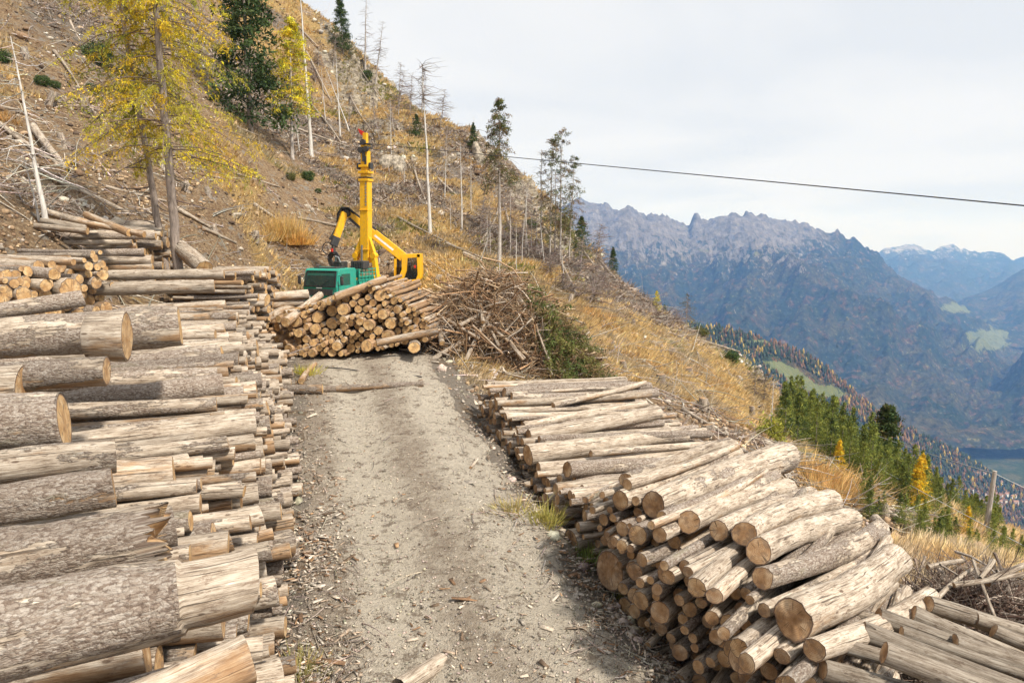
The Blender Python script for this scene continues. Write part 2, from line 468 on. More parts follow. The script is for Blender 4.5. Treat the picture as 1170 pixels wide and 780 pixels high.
def haze_free_forest(name, cols, rockc=None, scale=1.0, tree=0.02):
    t = NT(name); P = t.pos(); A = t.sep(t.attr('zone'))
    big = t.noise(P, 0.0022 * scale, 7, 0.62); mid = t.noise(P, 0.012 * scale, 6, 0.7); fine = t.noise(P, tree, 4, 0.8)
    c = t.mix(t.sm(big, 0.40, 0.62), cols[0], cols[1])
    c = t.mix(t.math('MULTIPLY', t.sm(mid, 0.52, 0.64), 0.75), c, cols[2])
    c = t.mix(t.math('MULTIPLY', t.sm(t.noise(P, 0.03 * scale, 5, 0.8), 0.60, 0.66), 0.7), c, cols[3])
    c = t.mix(1.0, c, t.ramp(fine, [(0.34, 0.25), (0.66, 1.9)]), 'MULTIPLY')
    if rockc:
        rn = t.noise(t.mapv(P, (1, 1, 0.45)), 0.009 * scale, 10, 0.80); rs_ = t.noise(t.mapv(P, (1.6, 0.5, 0.35), (0, 0, 0), (0, 0, 0.3)), 0.02 * scale, 8, 0.8)
        rk = t.ramp(t.math('ADD', t.math('MULTIPLY', rn, 0.5), t.math('MULTIPLY', rs_, 0.5)), [(0.36, rockc[0]), (0.5, tuple(0.45 * q for q in rockc[1])), (0.66, rockc[1])])
        f = t.sm(t.math('ADD', A[0], t.math('MULTIPLY', t.math('SUBTRACT', t.math('ADD', t.math('MULTIPLY', rn, 0.5), t.math('MULTIPLY', rs_, 0.5)), 0.5), 4.5)), 0.42, 0.58)
        c = t.mix(f, c, rk)
    md = t.sm(t.math('ADD', A[1], t.math('MULTIPLY', t.math('SUBTRACT', t.noise(P, 0.006, 7, .75), 0.5), 3.2)), 0.45, 0.55)
    c = t.mix(t.math('MULTIPLY', md, 0.85), c, t.mix(t.noise(P, 0.02, 6, .7), (0.08, 0.11, 0.04), (0.24, 0.25, 0.12)))
    t.color(c); t.rough(1.0); t.b.inputs['Specular IOR Level'].default_value = 0.0
    t.bump(t.math('ADD', mid, t.math('MULTIPLY', fine, 0.5)), 1.0, 34.0 / scale)
    return t.m

def far_range(name, crest, Yc_f, Y0, zfun, px0, px1, npx, nY, mat, back=2500, amp=0.0, nscale=1500., seed=0, crestn=18, zonef=None, label=''):
    px = np.linspace(px0, px1, npx); tx = (px - 585) / 800
    Yc = Yc_f(px); pyc = profile(crest, px)
    yc_ = (390 - pyc) / 800
    slope = (-SP + yc_ * CP) / (CP + yc_ * SP)
    zc = CAMZ + slope * Yc
    v = np.concatenate([np.linspace(0, 1, nY), 1 + np.linspace(0.02, 1, 40)])
    PXg, Vg = np.meshgrid(px, v)
    T = (PXg - 585) / 800
    Ycg = np.interp(PXg, px, Yc); Zcg = np.interp(PXg, px, zc)
    Y = np.where(Vg <= 1, Y0 + (Ycg - Y0) * Vg, Ycg + (Vg - 1) * back)
    X = T * Y
    tt = np.clip(Vg, 0, 1)
    kern = np.hanning(91); kern /= kern.sum(); zs = np.convolve(np.pad(zc, 45, mode='edge'), kern, 'valid')
    Zs = np.interp(PXg, px, zs)
    Z = zfun(tt, Zs, X, Y) + (Zcg - Zs) * np.where(Vg <= 1, sstep(0.80, 1.0, tt), 1.0 - sstep(1.0, 1.3, Vg))
    r = fbm(X / nscale, Y / nscale, 8, seed, ridged=True, gain=0.55) 
    r2 = fbm(X / (nscale * .16), Y / (nscale * .16), 6, seed + 5, ridged=True, gain=0.6)
    env = np.sin(np.clip(tt, 0, 1) * pi) ** 0.6
    rg = fbm(T * Yc[0] / (nscale * .33) + .4 * r, Y / (nscale * 1.6), 6, seed + 3, ridged=True, gain=0.5)
    Z = Z + amp * env * ((r - 0.1) * 0.6 + 0.42 * rg) + amp * 0.16 * r2 * (0.25 + env)
    Z = Z + crestn * np.exp(-((Vg - 1) / 0.03) ** 2) * fbm(X / (nscale * 0.06), Y * 0 + 2.2, 5, seed + 9, ridged=True, gain=.6)
    Z = np.where(Vg > 1, Z - (Vg - 1) * back * 0.9, Z)
    zone = np.zeros((Z.size, 3)) if zonef is None else zonef(PXg, tt, X, Y, Z).reshape(-1, 3)
    o = link(name, grid_mesh(name, X, Y, Z, {'zone': zone}), mat)
    tag(o, label, 'mountain' if 'mountain' in name or 'massif' in name else 'hill', kind='structure')
    return o

FZ = -1080.0
crestA = [(300, 260), (560, 250), (640, 236), (652, 232), (662, 230), (672, 233), (683, 236), (690, 233), (700, 243), (708, 240), (716, 237), (724, 241), (735, 248), (748, 246), (762, 250), (775, 258), (785, 259), (789, 249), (793, 247), (798, 252), (806, 253), (820, 250), (835, 247), (850, 246), (858, 248), (870, 246), (885, 250), (900, 254), (915, 258), (930, 265), (945, 268), (952, 264), (962, 276), (972, 273), (985, 283), (1000, 291), (1010, 304), (1030, 320), (1060, 334), (1090, 346), (1120, 364), (1150, 378), (1190, 392), (1300, 420), (1500, 450)]
def zA(t, zc, X, Y): return (FZ + 60) + (zc - FZ - 60) * (0.25 * t ** 0.7 + 0.75 * t ** 1.5)
def zoneA(px, t, X, Y, Z):
    h = sstep(-560, 160, Z)
    rock = (sstep(-650, 350, Z) * 1.05) * (1.0 - 0.62 * sstep(880, 990, px)) - 0.05
    py = 270 - (Z - 6) / Y * 800
    md = np.exp(-((px - 1135) / 26) ** 2 - ((py - 388) / 13) ** 2) + 0.9 * np.exp(-((px - 1100) / 20) ** 2 - ((py - 350) / 7) ** 2)
    return np.stack([rock, np.clip(md * 1.2, 0, 1), h], -1)
mA = haze_free_forest('massif_cover', ((0.018, 0.028, 0.016), (0.055, 0.05, 0.026), (0.11, 0.06, 0.035), (0.11, 0.10, 0.05)), ((0.025, 0.022, 0.02), (0.33, 0.295, 0.265)), 1.0, 0.03)
far_range('massif', crestA, lambda p: np.full_like(p, 7600.), 3300, zA, 300, 1500, 900, 380, mA, amp=420, nscale=1500., seed=101, crestn=55, zonef=zoneA, label='rocky massif with jagged summits and forested lower slopes across the valley')

crestB = [(930, 330), (985, 300), (1010, 284), (1030, 281), (1040, 279), (1052, 286), (1062, 289), (1070, 283), (1085, 281), (1100, 287), (1120, 288), (1140, 290), (1155, 298), (1170, 293), (1300, 270), (1500, 280)]
def zB(t, zc, X, Y): return FZ + 100 + (zc - FZ - 100) * t ** 1.3
mB = haze_free_forest('far_mountain_cover', ((0.02, 0.03, 0.02), (0.04, 0.04, 0.03), (0.1, 0.07, 0.05), (0.09, 0.08, 0.05)), ((0.05, 0.045, 0.04), (0.55, 0.52, 0.5)), 0.6, 0.015)
far_range('far_mountain', crestB, lambda p: np.full_like(p, 14000.), 9800, zB, 900, 1500, 300, 120, mB, amp=420, nscale=2200., seed=131, crestn=50,
          zonef=lambda px, t, X, Y, Z: np.stack([sstep(-600, 100, Z), 0 * Z, 0 * Z], -1), label='pale far mountain chain in the haze at the right of the sky line')
crestC = [(1020, 372), (1060, 354), (1100, 343), (1130, 331), (1150, 319), (1170, 306), (1300, 262), (1500, 250)]
far_range('wooded_mountain', crestC, lambda p: np.full_like(p, 9300.), 6600, lambda t, zc, X, Y: FZ + 40 + (zc - FZ - 40) * t ** 1.1, 1010, 1500, 200, 110, mA, amp=200, nscale=1500., seed=151, crestn=12,
          label='dark wooded mountain flank at the right edge behind the meadow')
crestD = [(300, 330), (640, 350), (700, 358), (760, 368), (800, 373), (830, 376), (860, 383), (900, 396), (925, 405), (950, 420), (975, 440), (1000, 460), (1040, 484), (1080, 502), (1120, 520), (1170, 548), (1300, 600), (1500, 640)]
def zD(t, zc, X, Y):
    return zc - (1 - t) * 900 * 0.55
def zoneD(px, t, X, Y, Z):
    py = 270 - (Z - 6) / Y * 800
    md = np.exp(-((px - 895 - (py - 420) * 1.6) / 17) ** 2 - ((py - 425) / 15) ** 2) + np.exp(-((px - 868) / 12) ** 2 - ((py - 391) / 3) ** 2) + np.exp(-((px - 925 - (py - 440) * 2) / 22) ** 2 - ((py - 446) / 12) ** 2) * .8
    return np.stack([0 * Z, np.clip(md * 1.3, 0, 1), 0 * Z], -1)
mD = haze_free_forest('wooded_spur_cover', ((0.03, 0.045, 0.022), (0.07, 0.055, 0.03), (0.16, 0.07, 0.03), (0.20, 0.13, 0.04)), None, 3.0, 0.09)
far_range('wooded_spur', crestD, lambda p: 1900 + (p - 800) * 1.1, 1000, zD, 300, 1500, 420, 200, mD, back=700, amp=40, nscale=420., seed=171, crestn=5, zonef=zoneD, label='nearer wooded spur with autumn trees and sloping meadows')

t = NT('valley_floor')
P = t.pos(); mid = t.noise(P, 0.01, 8, 0.7); fine = t.noise(P, 0.05, 5, 0.8)
c = t.mix(t.sm(mid, 0.45, 0.6), (0.03, 0.045, 0.022), (0.07, 0.07, 0.035)); c = t.mix(1.0, c, t.ramp(fine, [(0.3, 0.4), (0.7, 1.7)]), 'MULTIPLY')
c = t.mix(t.math('MULTIPLY', t.sm(t.noise(P, 0.006, 8, 0.8), 0.60, 0.66), 0.4), c, (0.18, 0.20, 0.10))
t.color(c); t.rough(1.0); t.b.inputs['Specular IOR Level'].default_value = 0
vm = MB(); vm.add([(-14800, -1900, FZ), (18800, -1900, FZ), (18800, 17000, FZ), (-14800, 17000, FZ)], [(0, 1, 2, 3)])
vo = vm.build('valley_floor', t.m); tag(vo, 'deep valley floor far below the road', 'valley', kind='structure')
# skirt: lower mountainside between the near slope and the valley floor
rr = np.linspace(0, 1, 60); aa = np.linspace(-75, 96, 120)
SXg, RRg = np.meshgrid(aa, rr)
ze = H(np.array(aa), np.full(len(aa), 149.5))
SY = 149 + RRg * 1500; SZ = np.minimum(np.interp(SXg, aa, ze), 30) - 1.0 - RRg * 1100 * (0.7 + .3 * RRg) + 20 * RRg * fbm(SXg / 90 + RRg * 9, SY / 120, 4, 77)
SX = SXg * (1 + RRg * 14)
zn = np.zeros((SX.size, 3))
sk = link('lower_mountainside', grid_mesh('lower_mountainside', SX, SY, SZ, {'zone': zn}), mD)
tag(sk, 'hidden wooded mountainside falling away to the valley', 'hill', kind='structure')

# ------------------------------------------------------------------ haze
bpy_h = MB(); bpy_h.box((2000, 7600, -290), (34000, 19200, 1640)); hz_o = None
hm = bpy.data.materials.new('haze'); hm.use_nodes = True; hm.node_tree.nodes.clear()
_o = hm.node_tree.nodes.new('ShaderNodeOutputMaterial'); _v = hm.node_tree.nodes.new('ShaderNodeVolumePrincipled')
_v.inputs['Color'].default_value = (0.22, 0.46, 1.0, 1); _v.inputs['Density'].default_value = 7.2e-5; _v.inputs['Absorption Color'].default_value = (1, 1, 1, 1); _v.inputs['Anisotropy'].default_value = 0.0
hm.node_tree.links.new(_v.outputs[0], _o.inputs['Volume'])
HZ = bpy_h.build('haze', hm); tag(HZ, 'thin blue mountain air between the road and the far ranges', 'haze', kind='stuff')

# ------------------------------------------------------------------ light
SUN_EL, SUN_AZ = radians(50), radians(126)     # azimuth measured clockwise from +Y (north)
sd_ = Vector((math.sin(SUN_AZ) * math.cos(SUN_EL), math.cos(SUN_AZ) * math.cos(SUN_EL), math.sin(SUN_EL)))
ld = bpy.data.lights.new('sun', 'SUN'); ld.energy = 3.9; ld.angle = radians(6); ld.color = (1.0, 0.93, 0.83)
lo = bpy.data.objects.new('sun', ld); COL.objects.link(lo); lo.rotation_euler = (-sd_).to_track_quat('-Z', 'Y').to_euler(); lo.location = sd_ * 60
w = bpy.data.worlds.new('World'); scene.world = w; w.use_nodes = True
wt = w.node_tree; wt.nodes.clear()
wo = wt.nodes.new('ShaderNodeOutputWorld'); sky = wt.nodes.new('ShaderNodeTexSky'); sky.sky_type = 'NISHITA'; sky.sun_disc = False
sky.sun_elevation = SUN_EL; sky.sun_rotation = SUN_AZ; sky.altitude = 1500
b1 = wt.nodes.new('ShaderNodeBackground'); b1.inputs[1].default_value = 0.10; wt.links.new(sky.outputs[0], b1.inputs[0])
b2 = wt.nodes.new('ShaderNodeBackground')
tc = wt.nodes.new('ShaderNodeTexCoord')
# thin high cloud: the ray direction divided by its height gives a flat cloud layer overhead
sx = wt.nodes.new('ShaderNodeSeparateXYZ'); wt.links.new(tc.outputs['Generated'], sx.inputs[0])
def wm(op, a, b):
    m = wt.nodes.new('ShaderNodeMath'); m.operation = op
    for k, v in enumerate((a, b)):
        if hasattr(v, 'links'): wt.links.new(v, m.inputs[k])
        else: m.inputs[k].default_value = v
    return m.outputs[0]
hgt = wm('ADD', wm('MAXIMUM', sx.outputs[2], 0.0), 0.12)
cv = wt.nodes.new('ShaderNodeCombineXYZ'); wt.links.new(wm('DIVIDE', sx.outputs[0], hgt), cv.inputs[0]); wt.links.new(wm('DIVIDE', sx.outputs[1], hgt), cv.inputs[1])
cn = wt.nodes.new('ShaderNodeTexNoise'); cn.inputs['Scale'].default_value = 0.7; cn.inputs['Detail'].default_value = 5; cn.inputs['Roughness'].default_value = 0.5; cn.inputs['Distortion'].default_value = 0.4
wt.links.new(cv.outputs[0], cn.inputs['Vector'])
cr = wt.nodes.new('ShaderNodeValToRGB'); wt.links.new(cn.outputs['Fac'], cr.inputs[0])
cr.color_ramp.elements[0].position = 0.38; cr.color_ramp.elements[0].color = (0.52, 0.54, 0.568, 1)
cr.color_ramp.elements[1].position = 0.58; cr.color_ramp.elements[1].color = (0.592, 0.596, 0.602, 1)
wt.links.new(cr.outputs[0], b2.inputs[0]); b2.inputs[1].default_value = 1.0
mx = wt.nodes.new('ShaderNodeMixShader'); mx.inputs[0].default_value = 0.97
wt.links.new(b1.outputs[0], mx.inputs[1]); wt.links.new(b2.outputs[0], mx.inputs[2]); wt.links.new(mx.outputs[0], wo.inputs[0])
scene.view_settings.view_transform = 'Standard'; scene.view_settings.look = 'None'; scene.view_settings.exposure = 0.66; scene.view_settings.gamma = 1.0
scene.cycles.use_denoising = True
scene.cycles.max_bounces = 5; scene.cycles.diffuse_bounces = 3; scene.cycles.volume_bounces = 1; scene.cycles.transparent_max_bounces = 8
# ------------------------------------------------------------------ log materials
def make_log_mats():
    t = NT('log_side'); v = t.attr('lc'); A = t.sep(t.attr('lp')); peel, hue, rnd = A[0], A[1], A[2]
    g = t.noise(t.mapv(v, (3.2, 60, 60)), 1.0, 6, 0.78, 0.8); bl = t.noise(t.mapv(v, (2.4, 9, 9)), 1.0, 6, 0.75)
    big = t.noise(t.mapv(v, (0.9, 3.2, 3.2)), 1.0, 5, 0.65)
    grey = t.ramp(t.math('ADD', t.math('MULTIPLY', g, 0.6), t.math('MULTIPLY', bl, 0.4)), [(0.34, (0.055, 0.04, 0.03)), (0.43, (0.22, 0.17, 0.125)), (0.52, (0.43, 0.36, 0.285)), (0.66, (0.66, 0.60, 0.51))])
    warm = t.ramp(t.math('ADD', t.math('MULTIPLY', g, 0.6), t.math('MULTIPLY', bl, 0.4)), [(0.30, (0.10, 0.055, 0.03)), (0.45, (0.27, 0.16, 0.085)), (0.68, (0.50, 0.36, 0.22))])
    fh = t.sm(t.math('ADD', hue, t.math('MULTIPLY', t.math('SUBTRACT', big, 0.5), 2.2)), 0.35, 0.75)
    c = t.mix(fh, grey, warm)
    c = t.mix(t.math('MULTIPLY', t.sm(t.noise(t.mapv(v, (5, 13, 13)), 1, 6, 0.8), 0.56, 0.62), 0.7), c, (0.17, 0.115, 0.08))
    kd = t.vor(t.mapv(v, (4.2, 10, 10)), 1.0)
    c = t.mix(t.math('MULTIPLY', t.math('MULTIPLY', t.sm(kd, 0.20, 0.10), t.sm(bl, 0.45, 0.5)), 0.8), c, (0.09, 0.055, 0.035))
    cr = t.noise(t.mapv(v, (0.7, 38, 38), (3, 1, 2)), 1.0, 2, 0.5, 0.3)
    crack = t.sm(cr, 0.62, 0.68)
    c = t.mix(t.math('MULTIPLY', crack, 0.75), c, (0.05, 0.035, 0.025))
    # bark: small scaly flakes broken up at several sizes
    vb = t.mapv(v, (26, 52, 52)); wob = t.noise(v, 14.0, 5, 0.7, out='Color')
    vb2 = t.n('VectorMath', operation='ADD'); t.put(vb2.inputs[0], vb)
    sc = t.n('VectorMath', operation='SCALE'); t.put(sc.inputs[0], wob); sc.inputs['Scale'].default_value = 3.2; t.put(vb2.inputs[1], sc.outputs[0])
    e = t.vor(vb2.outputs[0], 1.0, 'F1'); pc = t.sep(t.vor(vb2.outputs[0], 1.0, out='Color'))
    fl = t.noise(t.mapv(v, (16, 30, 30)), 1.0, 6, 0.8, 1.2)
    plate = t.ramp(t.math('ADD', t.math('MULTIPLY', pc[0], 0.22), t.math('ADD', t.math('MULTIPLY', fl, 0.5), t.math('MULTIPLY', big, 0.28))), [(0.30, (0.13, 0.09, 0.065)), (0.42, (0.27, 0.21, 0.165)), (0.54, (0.39, 0.33, 0.275)), (0.74, (0.58, 0.53, 0.47))])
    bark = t.mix(t.math('MULTIPLY', t.sm(e, 0.45, 0.85), 0.7), plate, (0.12, 0.08, 0.06))
    bark = t.mix(t.math('MULTIPLY', t.sm(big, 0.60, 0.68), 0.35), bark, (0.22, 0.20, 0.10))
    bf = t.noise(t.mapv(v, (1.1, 4.0, 4.0), (9, 4, 7)), 1.0, 6, 0.72)
    bm = t.sm(t.math('ADD', bf, t.math('MULTIPLY', t.math('SUBTRACT', 0.5, peel), 0.8)), 0.47, 0.50)
    c = t.mix(bm, c, bark)
    f = t.math('ADD', 0.74, t.math('MULTIPLY', rnd, 0.50))
    c = t.mix(1.0, c, t.comb(f, f, f), 'MULTIPLY')
    t.color(c); t.rough(0.88)
    hb = t.math('MULTIPLY', bm, t.math('ADD', 0.6, t.math('ADD', t.math('SUBTRACT', 0.8, e), t.math('MULTIPLY', fl, 1.2))))
    hw = t.math('SUBTRACT', t.math('MULTIPLY', g, 0.5), t.math('MULTIPLY', crack, 0.5))
    t.bump(t.math('ADD', hb, hw), 0.85, 0.022)
    side = t.m
    t = NT('log_cut'); v = t.attr('lc'); S = t.sep(v); A = t.sep(t.attr('lp'))
    vv = t.comb(0.0, S[1], S[2]); seedv = t.comb(S[0], S[1], S[2])
    ln = t.n('VectorMath', operation='LENGTH'); t.put(ln.inputs[0], vv); r = ln.outputs['Value']
    wb = t.noise(t.mapv(seedv, (1, 6, 6)), 1.0, 3, 0.6)
    ring = t.math('SINE', t.math('MULTIPLY', t.math('ADD', r, t.math('MULTIPLY', wb, 0.06)), 330.0), 0.0)
    rn = t.noise(t.mapv(seedv, (1, 40, 40)), 1.0, 4, 0.7)
    fresh = t.ramp(wb, [(0.3, (0.50, 0.27, 0.10)), (0.55, (0.72, 0.48, 0.22)), (0.75, (0.80, 0.60, 0.34))])
    old = t.ramp(wb, [(0.3, (0.15, 0.08, 0.04)), (0.5, (0.36, 0.22, 0.12)), (0.72, (0.56, 0.42, 0.28))])
    c = t.mix(A[1], old, fresh)
    c = t.mix(t.math('MULTIPLY', t.sm(ring, 0.1, 0.9), 0.42), c, (0.22, 0.12, 0.06))
    c = t.mix(t.math('MULTIPLY', t.sm(rn, 0.55, 0.7), 0.5), c, (0.20, 0.12, 0.07))
    # drying cracks run outwards from the heart
    ang = t.math('ARCTAN2', S[2], S[1]); an = t.noise(t.comb(t.math('MULTIPLY', ang, 3.0), S[0], t.math('MULTIPLY', r, 1.5)), 2.2, 2, 0.5)
    c = t.mix(t.math('MULTIPLY', t.sm(an, 0.64, 0.69), 0.85), c, (0.05, 0.03, 0.02))
    rr = A[2]    # radius fraction: 0 heart .. 1 edge
    c = t.mix(t.math('MULTIPLY', t.sm(t.noise(t.mapv(seedv, (3, 9, 9)), 1.0, 3, 0.6), 0.5, 0.62), 0.55), c, (0.17, 0.12, 0.085))
    c = t.mix(t.sm(rr, 0.90, 0.97), c, (0.13, 0.085, 0.06))
    c = t.mix(t.math('MULTIPLY', t.sm(rr, 0.5, 0.15), 0.35), c, (0.30, 0.16, 0.07))
    t.color(c); t.rough(0.9); t.bump(t.math('ADD', rn, t.math('MULTIPLY', ring, 0.15)), 0.5, 0.006)
    return side, t.m
M_side, M_cut = make_log_mats()

# ------------------------------------------------------------------ logs
LOGS = []
def add_log(P0, P1, r0, r1=None, peel=0.7, hue=0.3, stack='', end=0.4, bend=None, bark_from=None, label=None, fine=False, rnd=None, ragged=0.0, name='log', cat='log', place=None):
    """P0 is the end that faces the camera or the road"""
    if r1 is None: r1 = r0 * rng.uniform(0.82, 1.05)
    LOGS.append(dict(P0=np.array(P0, float), P1=np.array(P1, float), r0=r0, r1=r1, peel=float(np.clip(peel, 0, 1)), hue=hue, stack=stack, end=end,
                     bend=rng.uniform(-0.07, 0.07) if bend is None else bend, seed=int(rng.integers(1, 90000)), bark_from=bark_from, label=label, fine=fine,
                     rnd=rng.uniform(0, 1) if rnd is None else rnd, ragged=ragged, name=name, cat=cat, place=place, hits=0))
    return LOGS[-1]

def log_geo(d):
    C = np.array([0, 0, CAMZ]); mid = (d['P0'] + d['P1']) / 2
    dist = max(3.0, min(np.linalg.norm(mid - C), np.linalg.norm(d['P0'] - C)))
    L = np.linalg.norm(d['P1'] - d['P0']); dpx = 1600 * d['r0'] / dist
    K = int(np.clip(dpx / 2.2, 9, 40)); NR = int(np.clip(L * 800 / dist / 6, 6, 120))
    if d['fine']: K, NR = 110, int(L / 0.022)
    u = np.linspace(0, 1, NR); u = np.concatenate([[0, 0.012 / L], u[1:-1], [1 - 0.012 / L, 1]]); NR = len(u)
    ax = (d['P1'] - d['P0']) / L
    side = norm(np.cross(ax, [0, 0, 1.0])); rs = np.random.default_rng(d['seed'])
    path = d['P0'] + np.outer(u, d['P1'] - d['P0']) + np.outer(np.sin(u * pi) * d['bend'] * L * 0.5, side)
    R = d['r0'] + (d['r1'] - d['r0']) * u
    th = np.arange(K) * 2 * pi / K
    UU, TH = np.meshgrid(u * L, th, indexing='ij')
    sx = d['seed'] * 0.137
    cx, sn = np.cos(TH), np.sin(TH)
    rm = 1 + 0.10 * vnoise(UU * 1.4 + sx, cx * 1.1, sn * 1.1, seed=5) + 0.035 * vnoise(UU * 5 + sx, cx * 2, sn * 2, seed=6)
    if K > 16:
        for _ in range(int(L * 3.2)):
            ku, kt = rs.uniform(.1, L - .1), rs.uniform(0, 2 * pi); dt = np.angle(np.exp(1j * (TH - kt))) * d['r0']; kw = rs.uniform(.018, .035)
            rm = rm + rs.uniform(.05, .22) * (.12 / max(d['r0'], .08)) * np.exp(-((UU - ku) ** 2 + dt ** 2) / (kw * kw))
    flare = 0.10 * np.exp(-UU / 0.35) * (rs.random() < 0.3)
    rm = rm + flare
    pl = np.full_like(UU, d['peel'])
    if d['bark_from'] is not None:
        bf = d['bark_from'] + 0.03 * vnoise(TH * 3, TH * 0 + sx, seed=8)
        m = UU < bf
        pl = np.where(m, 1.6, d['peel']); rm = np.where(m, rm * 0.9, rm)
    if d['fine']:
        rr_ = R[:, None]
        b1 = fbm(UU * 9 + sx, TH * rr_ * 16, 5, 71, ridged=True, gain=0.6); b2 = fbm(UU * 3 + sx, TH * rr_ * 6, 3, 75)
        w_ = np.clip(1 - pl, 0, 1) * sstep(-0.6, 0.0, b2)
        rm = rm + (0.03 * b1 * w_ + 0.03 * w_) / (rr_ / 0.28) + (1 - w_) * 0.006 * fbm(UU * 1.2, TH * rr_ * 45, 3, 79)
    rm[0] *= 0.965; rm[-1] *= 0.965
    V, Q = tubes(path[None], R[None], K, rmul=rm[None])
    V = V.reshape(NR, K, 3)
    # saw cuts are a little out of square; broken ends are ragged
    for e_, sgn in ((0, -1), (NR - 1, 1)):
        tilt = rs.normal(0, 0.07, 2)
        off = (tilt[0] * cx[0] + tilt[1] * sn[0]) * R[e_]
        if d['ragged'] and e_ == 0: off = off + d['ragged'] * np.abs(rs.normal(0, 1, K)) * -1 * sgn * -1
        V[e_] += np.outer(off * 1.0, ax)
        k2 = 1 if e_ == 0 else NR - 2
        V[k2] += np.outer(off, ax)
    RA = R[:, None] * rm
    lc = np.stack([UU + sx, RA * cx + (d['seed'] % 97) * 0.7, RA * sn + (d['seed'] % 89) * 0.9], -1)
    if d['fine']: lc = np.stack([UU + sx, R[:, None] * cx + (d['seed'] % 97) * 0.7, R[:, None] * sn + (d['seed'] % 89) * 0.9], -1)
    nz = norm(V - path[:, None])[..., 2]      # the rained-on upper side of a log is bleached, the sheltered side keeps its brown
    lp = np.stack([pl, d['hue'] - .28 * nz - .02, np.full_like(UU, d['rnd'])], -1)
    caps = []
    for e_, sgn in ((0, -1), (NR - 1, 1)):
        ring = V[e_]; c = ring.mean(0)
        fr = [1.0, 0.93, 0.6, 0.3]; vs = []; l2 = []; p2 = []
        rad = R[e_] * rm[e_]
        for f in fr:
            vs.append(c + (ring - c) * f + ax * sgn * 0.0005)
            l2.append(np.stack([np.full(K, sx), rad * f * cx[0], rad * f * sn[0]], -1)); p2.append(np.stack([np.full(K, 0.0), np.full(K, d['end']), np.full(K, f)], -1))
        vs = np.concatenate(vs + [c[None]]); l2 = np.concatenate(l2 + [[[sx, 0, 0]]]); p2 = np.concatenate(p2 + [[[0, d['end'], 0]]])
        i = np.arange(K); j = (i + 1) % K; q = []
        for a in range(len(fr) - 1):
            o0, o1 = a * K, (a + 1) * K
            q.append(np.stack([o0 + i, o1 + i, o1 + j, o0 + j] if sgn < 0 else [o0 + i, o0 + j, o1 + j, o1 + i], -1))
        o0 = (len(fr) - 1) * K; n_ = len(fr) * K
        tr = np.stack([o0 + i, np.full(K, n_), o0 + j] if sgn < 0 else [o0 + i, o0 + j, np.full(K, n_)], -1)
        caps.append((vs, np.concatenate(q), tr, l2, p2))
    return V.reshape(-1, 3), Q, lc.reshape(-1, 3), lp.reshape(-1, 3), caps

def pack(s0, s1, floor, top, radius, tries=14, jit=0.04):
    S = np.arange(s0, s1, 0.025); out = []; fl = floor(S); tp = top(S); fail = 0
    while fail < tries and len(out) < 900:
        r = radius(None); z = fl + r
        if out:
            A = np.array(out); d = np.abs(S[None] - A[:, 0:1]); rr = A[:, 2:3] + r
            z = np.maximum(z, np.where(d < rr, A[:, 1:2] + np.sqrt(np.maximum(rr * rr - d * d, 0)), -9e9).max(0))
        ok = (z + r * 0.6 <= tp) & (S > s0 + r) & (S < s1 - r)
        if not ok.any(): fail += 1; continue
        sc = np.where(ok, z - fl + rng.uniform(0, jit, len(S)), 9e9); k = int(np.argmin(sc))
        r2 = radius(S[k])
        if r2 < r: r = r      # keep the sampled size
        out.append((S[k], z[k], r)); fail = 0
    return out

def unit(v): v = np.array(v, float); return v / np.linalg.norm(v)

# ---- tall stack on the left of the road
aL = unit((0.925, 0.38, 0.0)); nL = np.array([-aL[1], aL[0]])
def endL(y): return float(road_x(y)) - 2.75
def y_of_s(s, aa, nn, ex):       # solve n.(ex(y), y) = s
    return brent(lambda y: nn[0] * ex(y) + nn[1] * y - s)
def brent(f, lo=-30, hi=60):
    for _ in range(40):
        m = (lo + hi) / 2
        if f(m) > 0: hi = m
        else: lo = m
    return (lo + hi) / 2
sL0 = nL @ [endL(3.2), 3.2]; sL1 = nL @ [endL(23.4), 23.4]
_ys = np.linspace(-5, 40, 400); _sL = nL[0] * (road_x(_ys) - 2.75) + nL[1] * _ys
yL = lambda s: np.interp(s, _sL, _ys)
def topL(s):
    y = yL(s); return road_z(y) + 3.0 + 0.16 * np.sin(y * 1.9) + 0.12 * np.sin(y * 4.3 + 1) + 0.42 * sstep(14, 20, y)
def floorL(s): y = yL(s); return road_z(y) + 0.06
FEAT_L = []
def feat(stack_list, px, py, D, dia, ax, L, **kw):
    P = at(px, py, D); r = dia * D / 1600
    stack_list.append((P, r, ax, L, kw))
feat(FEAT_L, 289, 661, 4.95, 84, unit((.88, .475, 0.02)), 3.2, bark_from=0.50, peel=0.46, hue=0.35, end=0.15, fine=True, label='huge barky log at the lower left with a bare weathered tip', r1=0.33)
feat(FEAT_L, 166, 616, 5.75, 80, unit((.90, .43, 0.06)), 3.4, peel=0.47, hue=0.6, end=0.3, fine=True, ragged=0.10, label='huge barky log with a split ragged end just behind the nearest one', r1=0.36)
feat(FEAT_L, 130, 556, 6.9, 47, unit((.90, .43, 0.02)), 4.0, peel=0.42, hue=0.6, end=0.3, fine=True, label='medium log with flaking pale bark at the left edge')
feat(FEAT_L, 285, 752, 4.55, 62, unit((.86, .50, 0.12)), 3.0, peel=0.95, hue=0.75, end=0.25, label='smooth orange brown log at the bottom left corner under the biggest one', fine=True)
feat(FEAT_L, 73, 480, 8.1, 72, unit((.95, .3, 0.0)), 3.2, peel=0.40, hue=0.4, end=0.55, fine=True, label='very thick mossy dark barked log with a pale sawn end, left edge')
feat(FEAT_L, 132, 519, 7.7, 40, unit((.93, .36, 0.0)), 3.6, peel=0.6, hue=0.25, end=0.3)
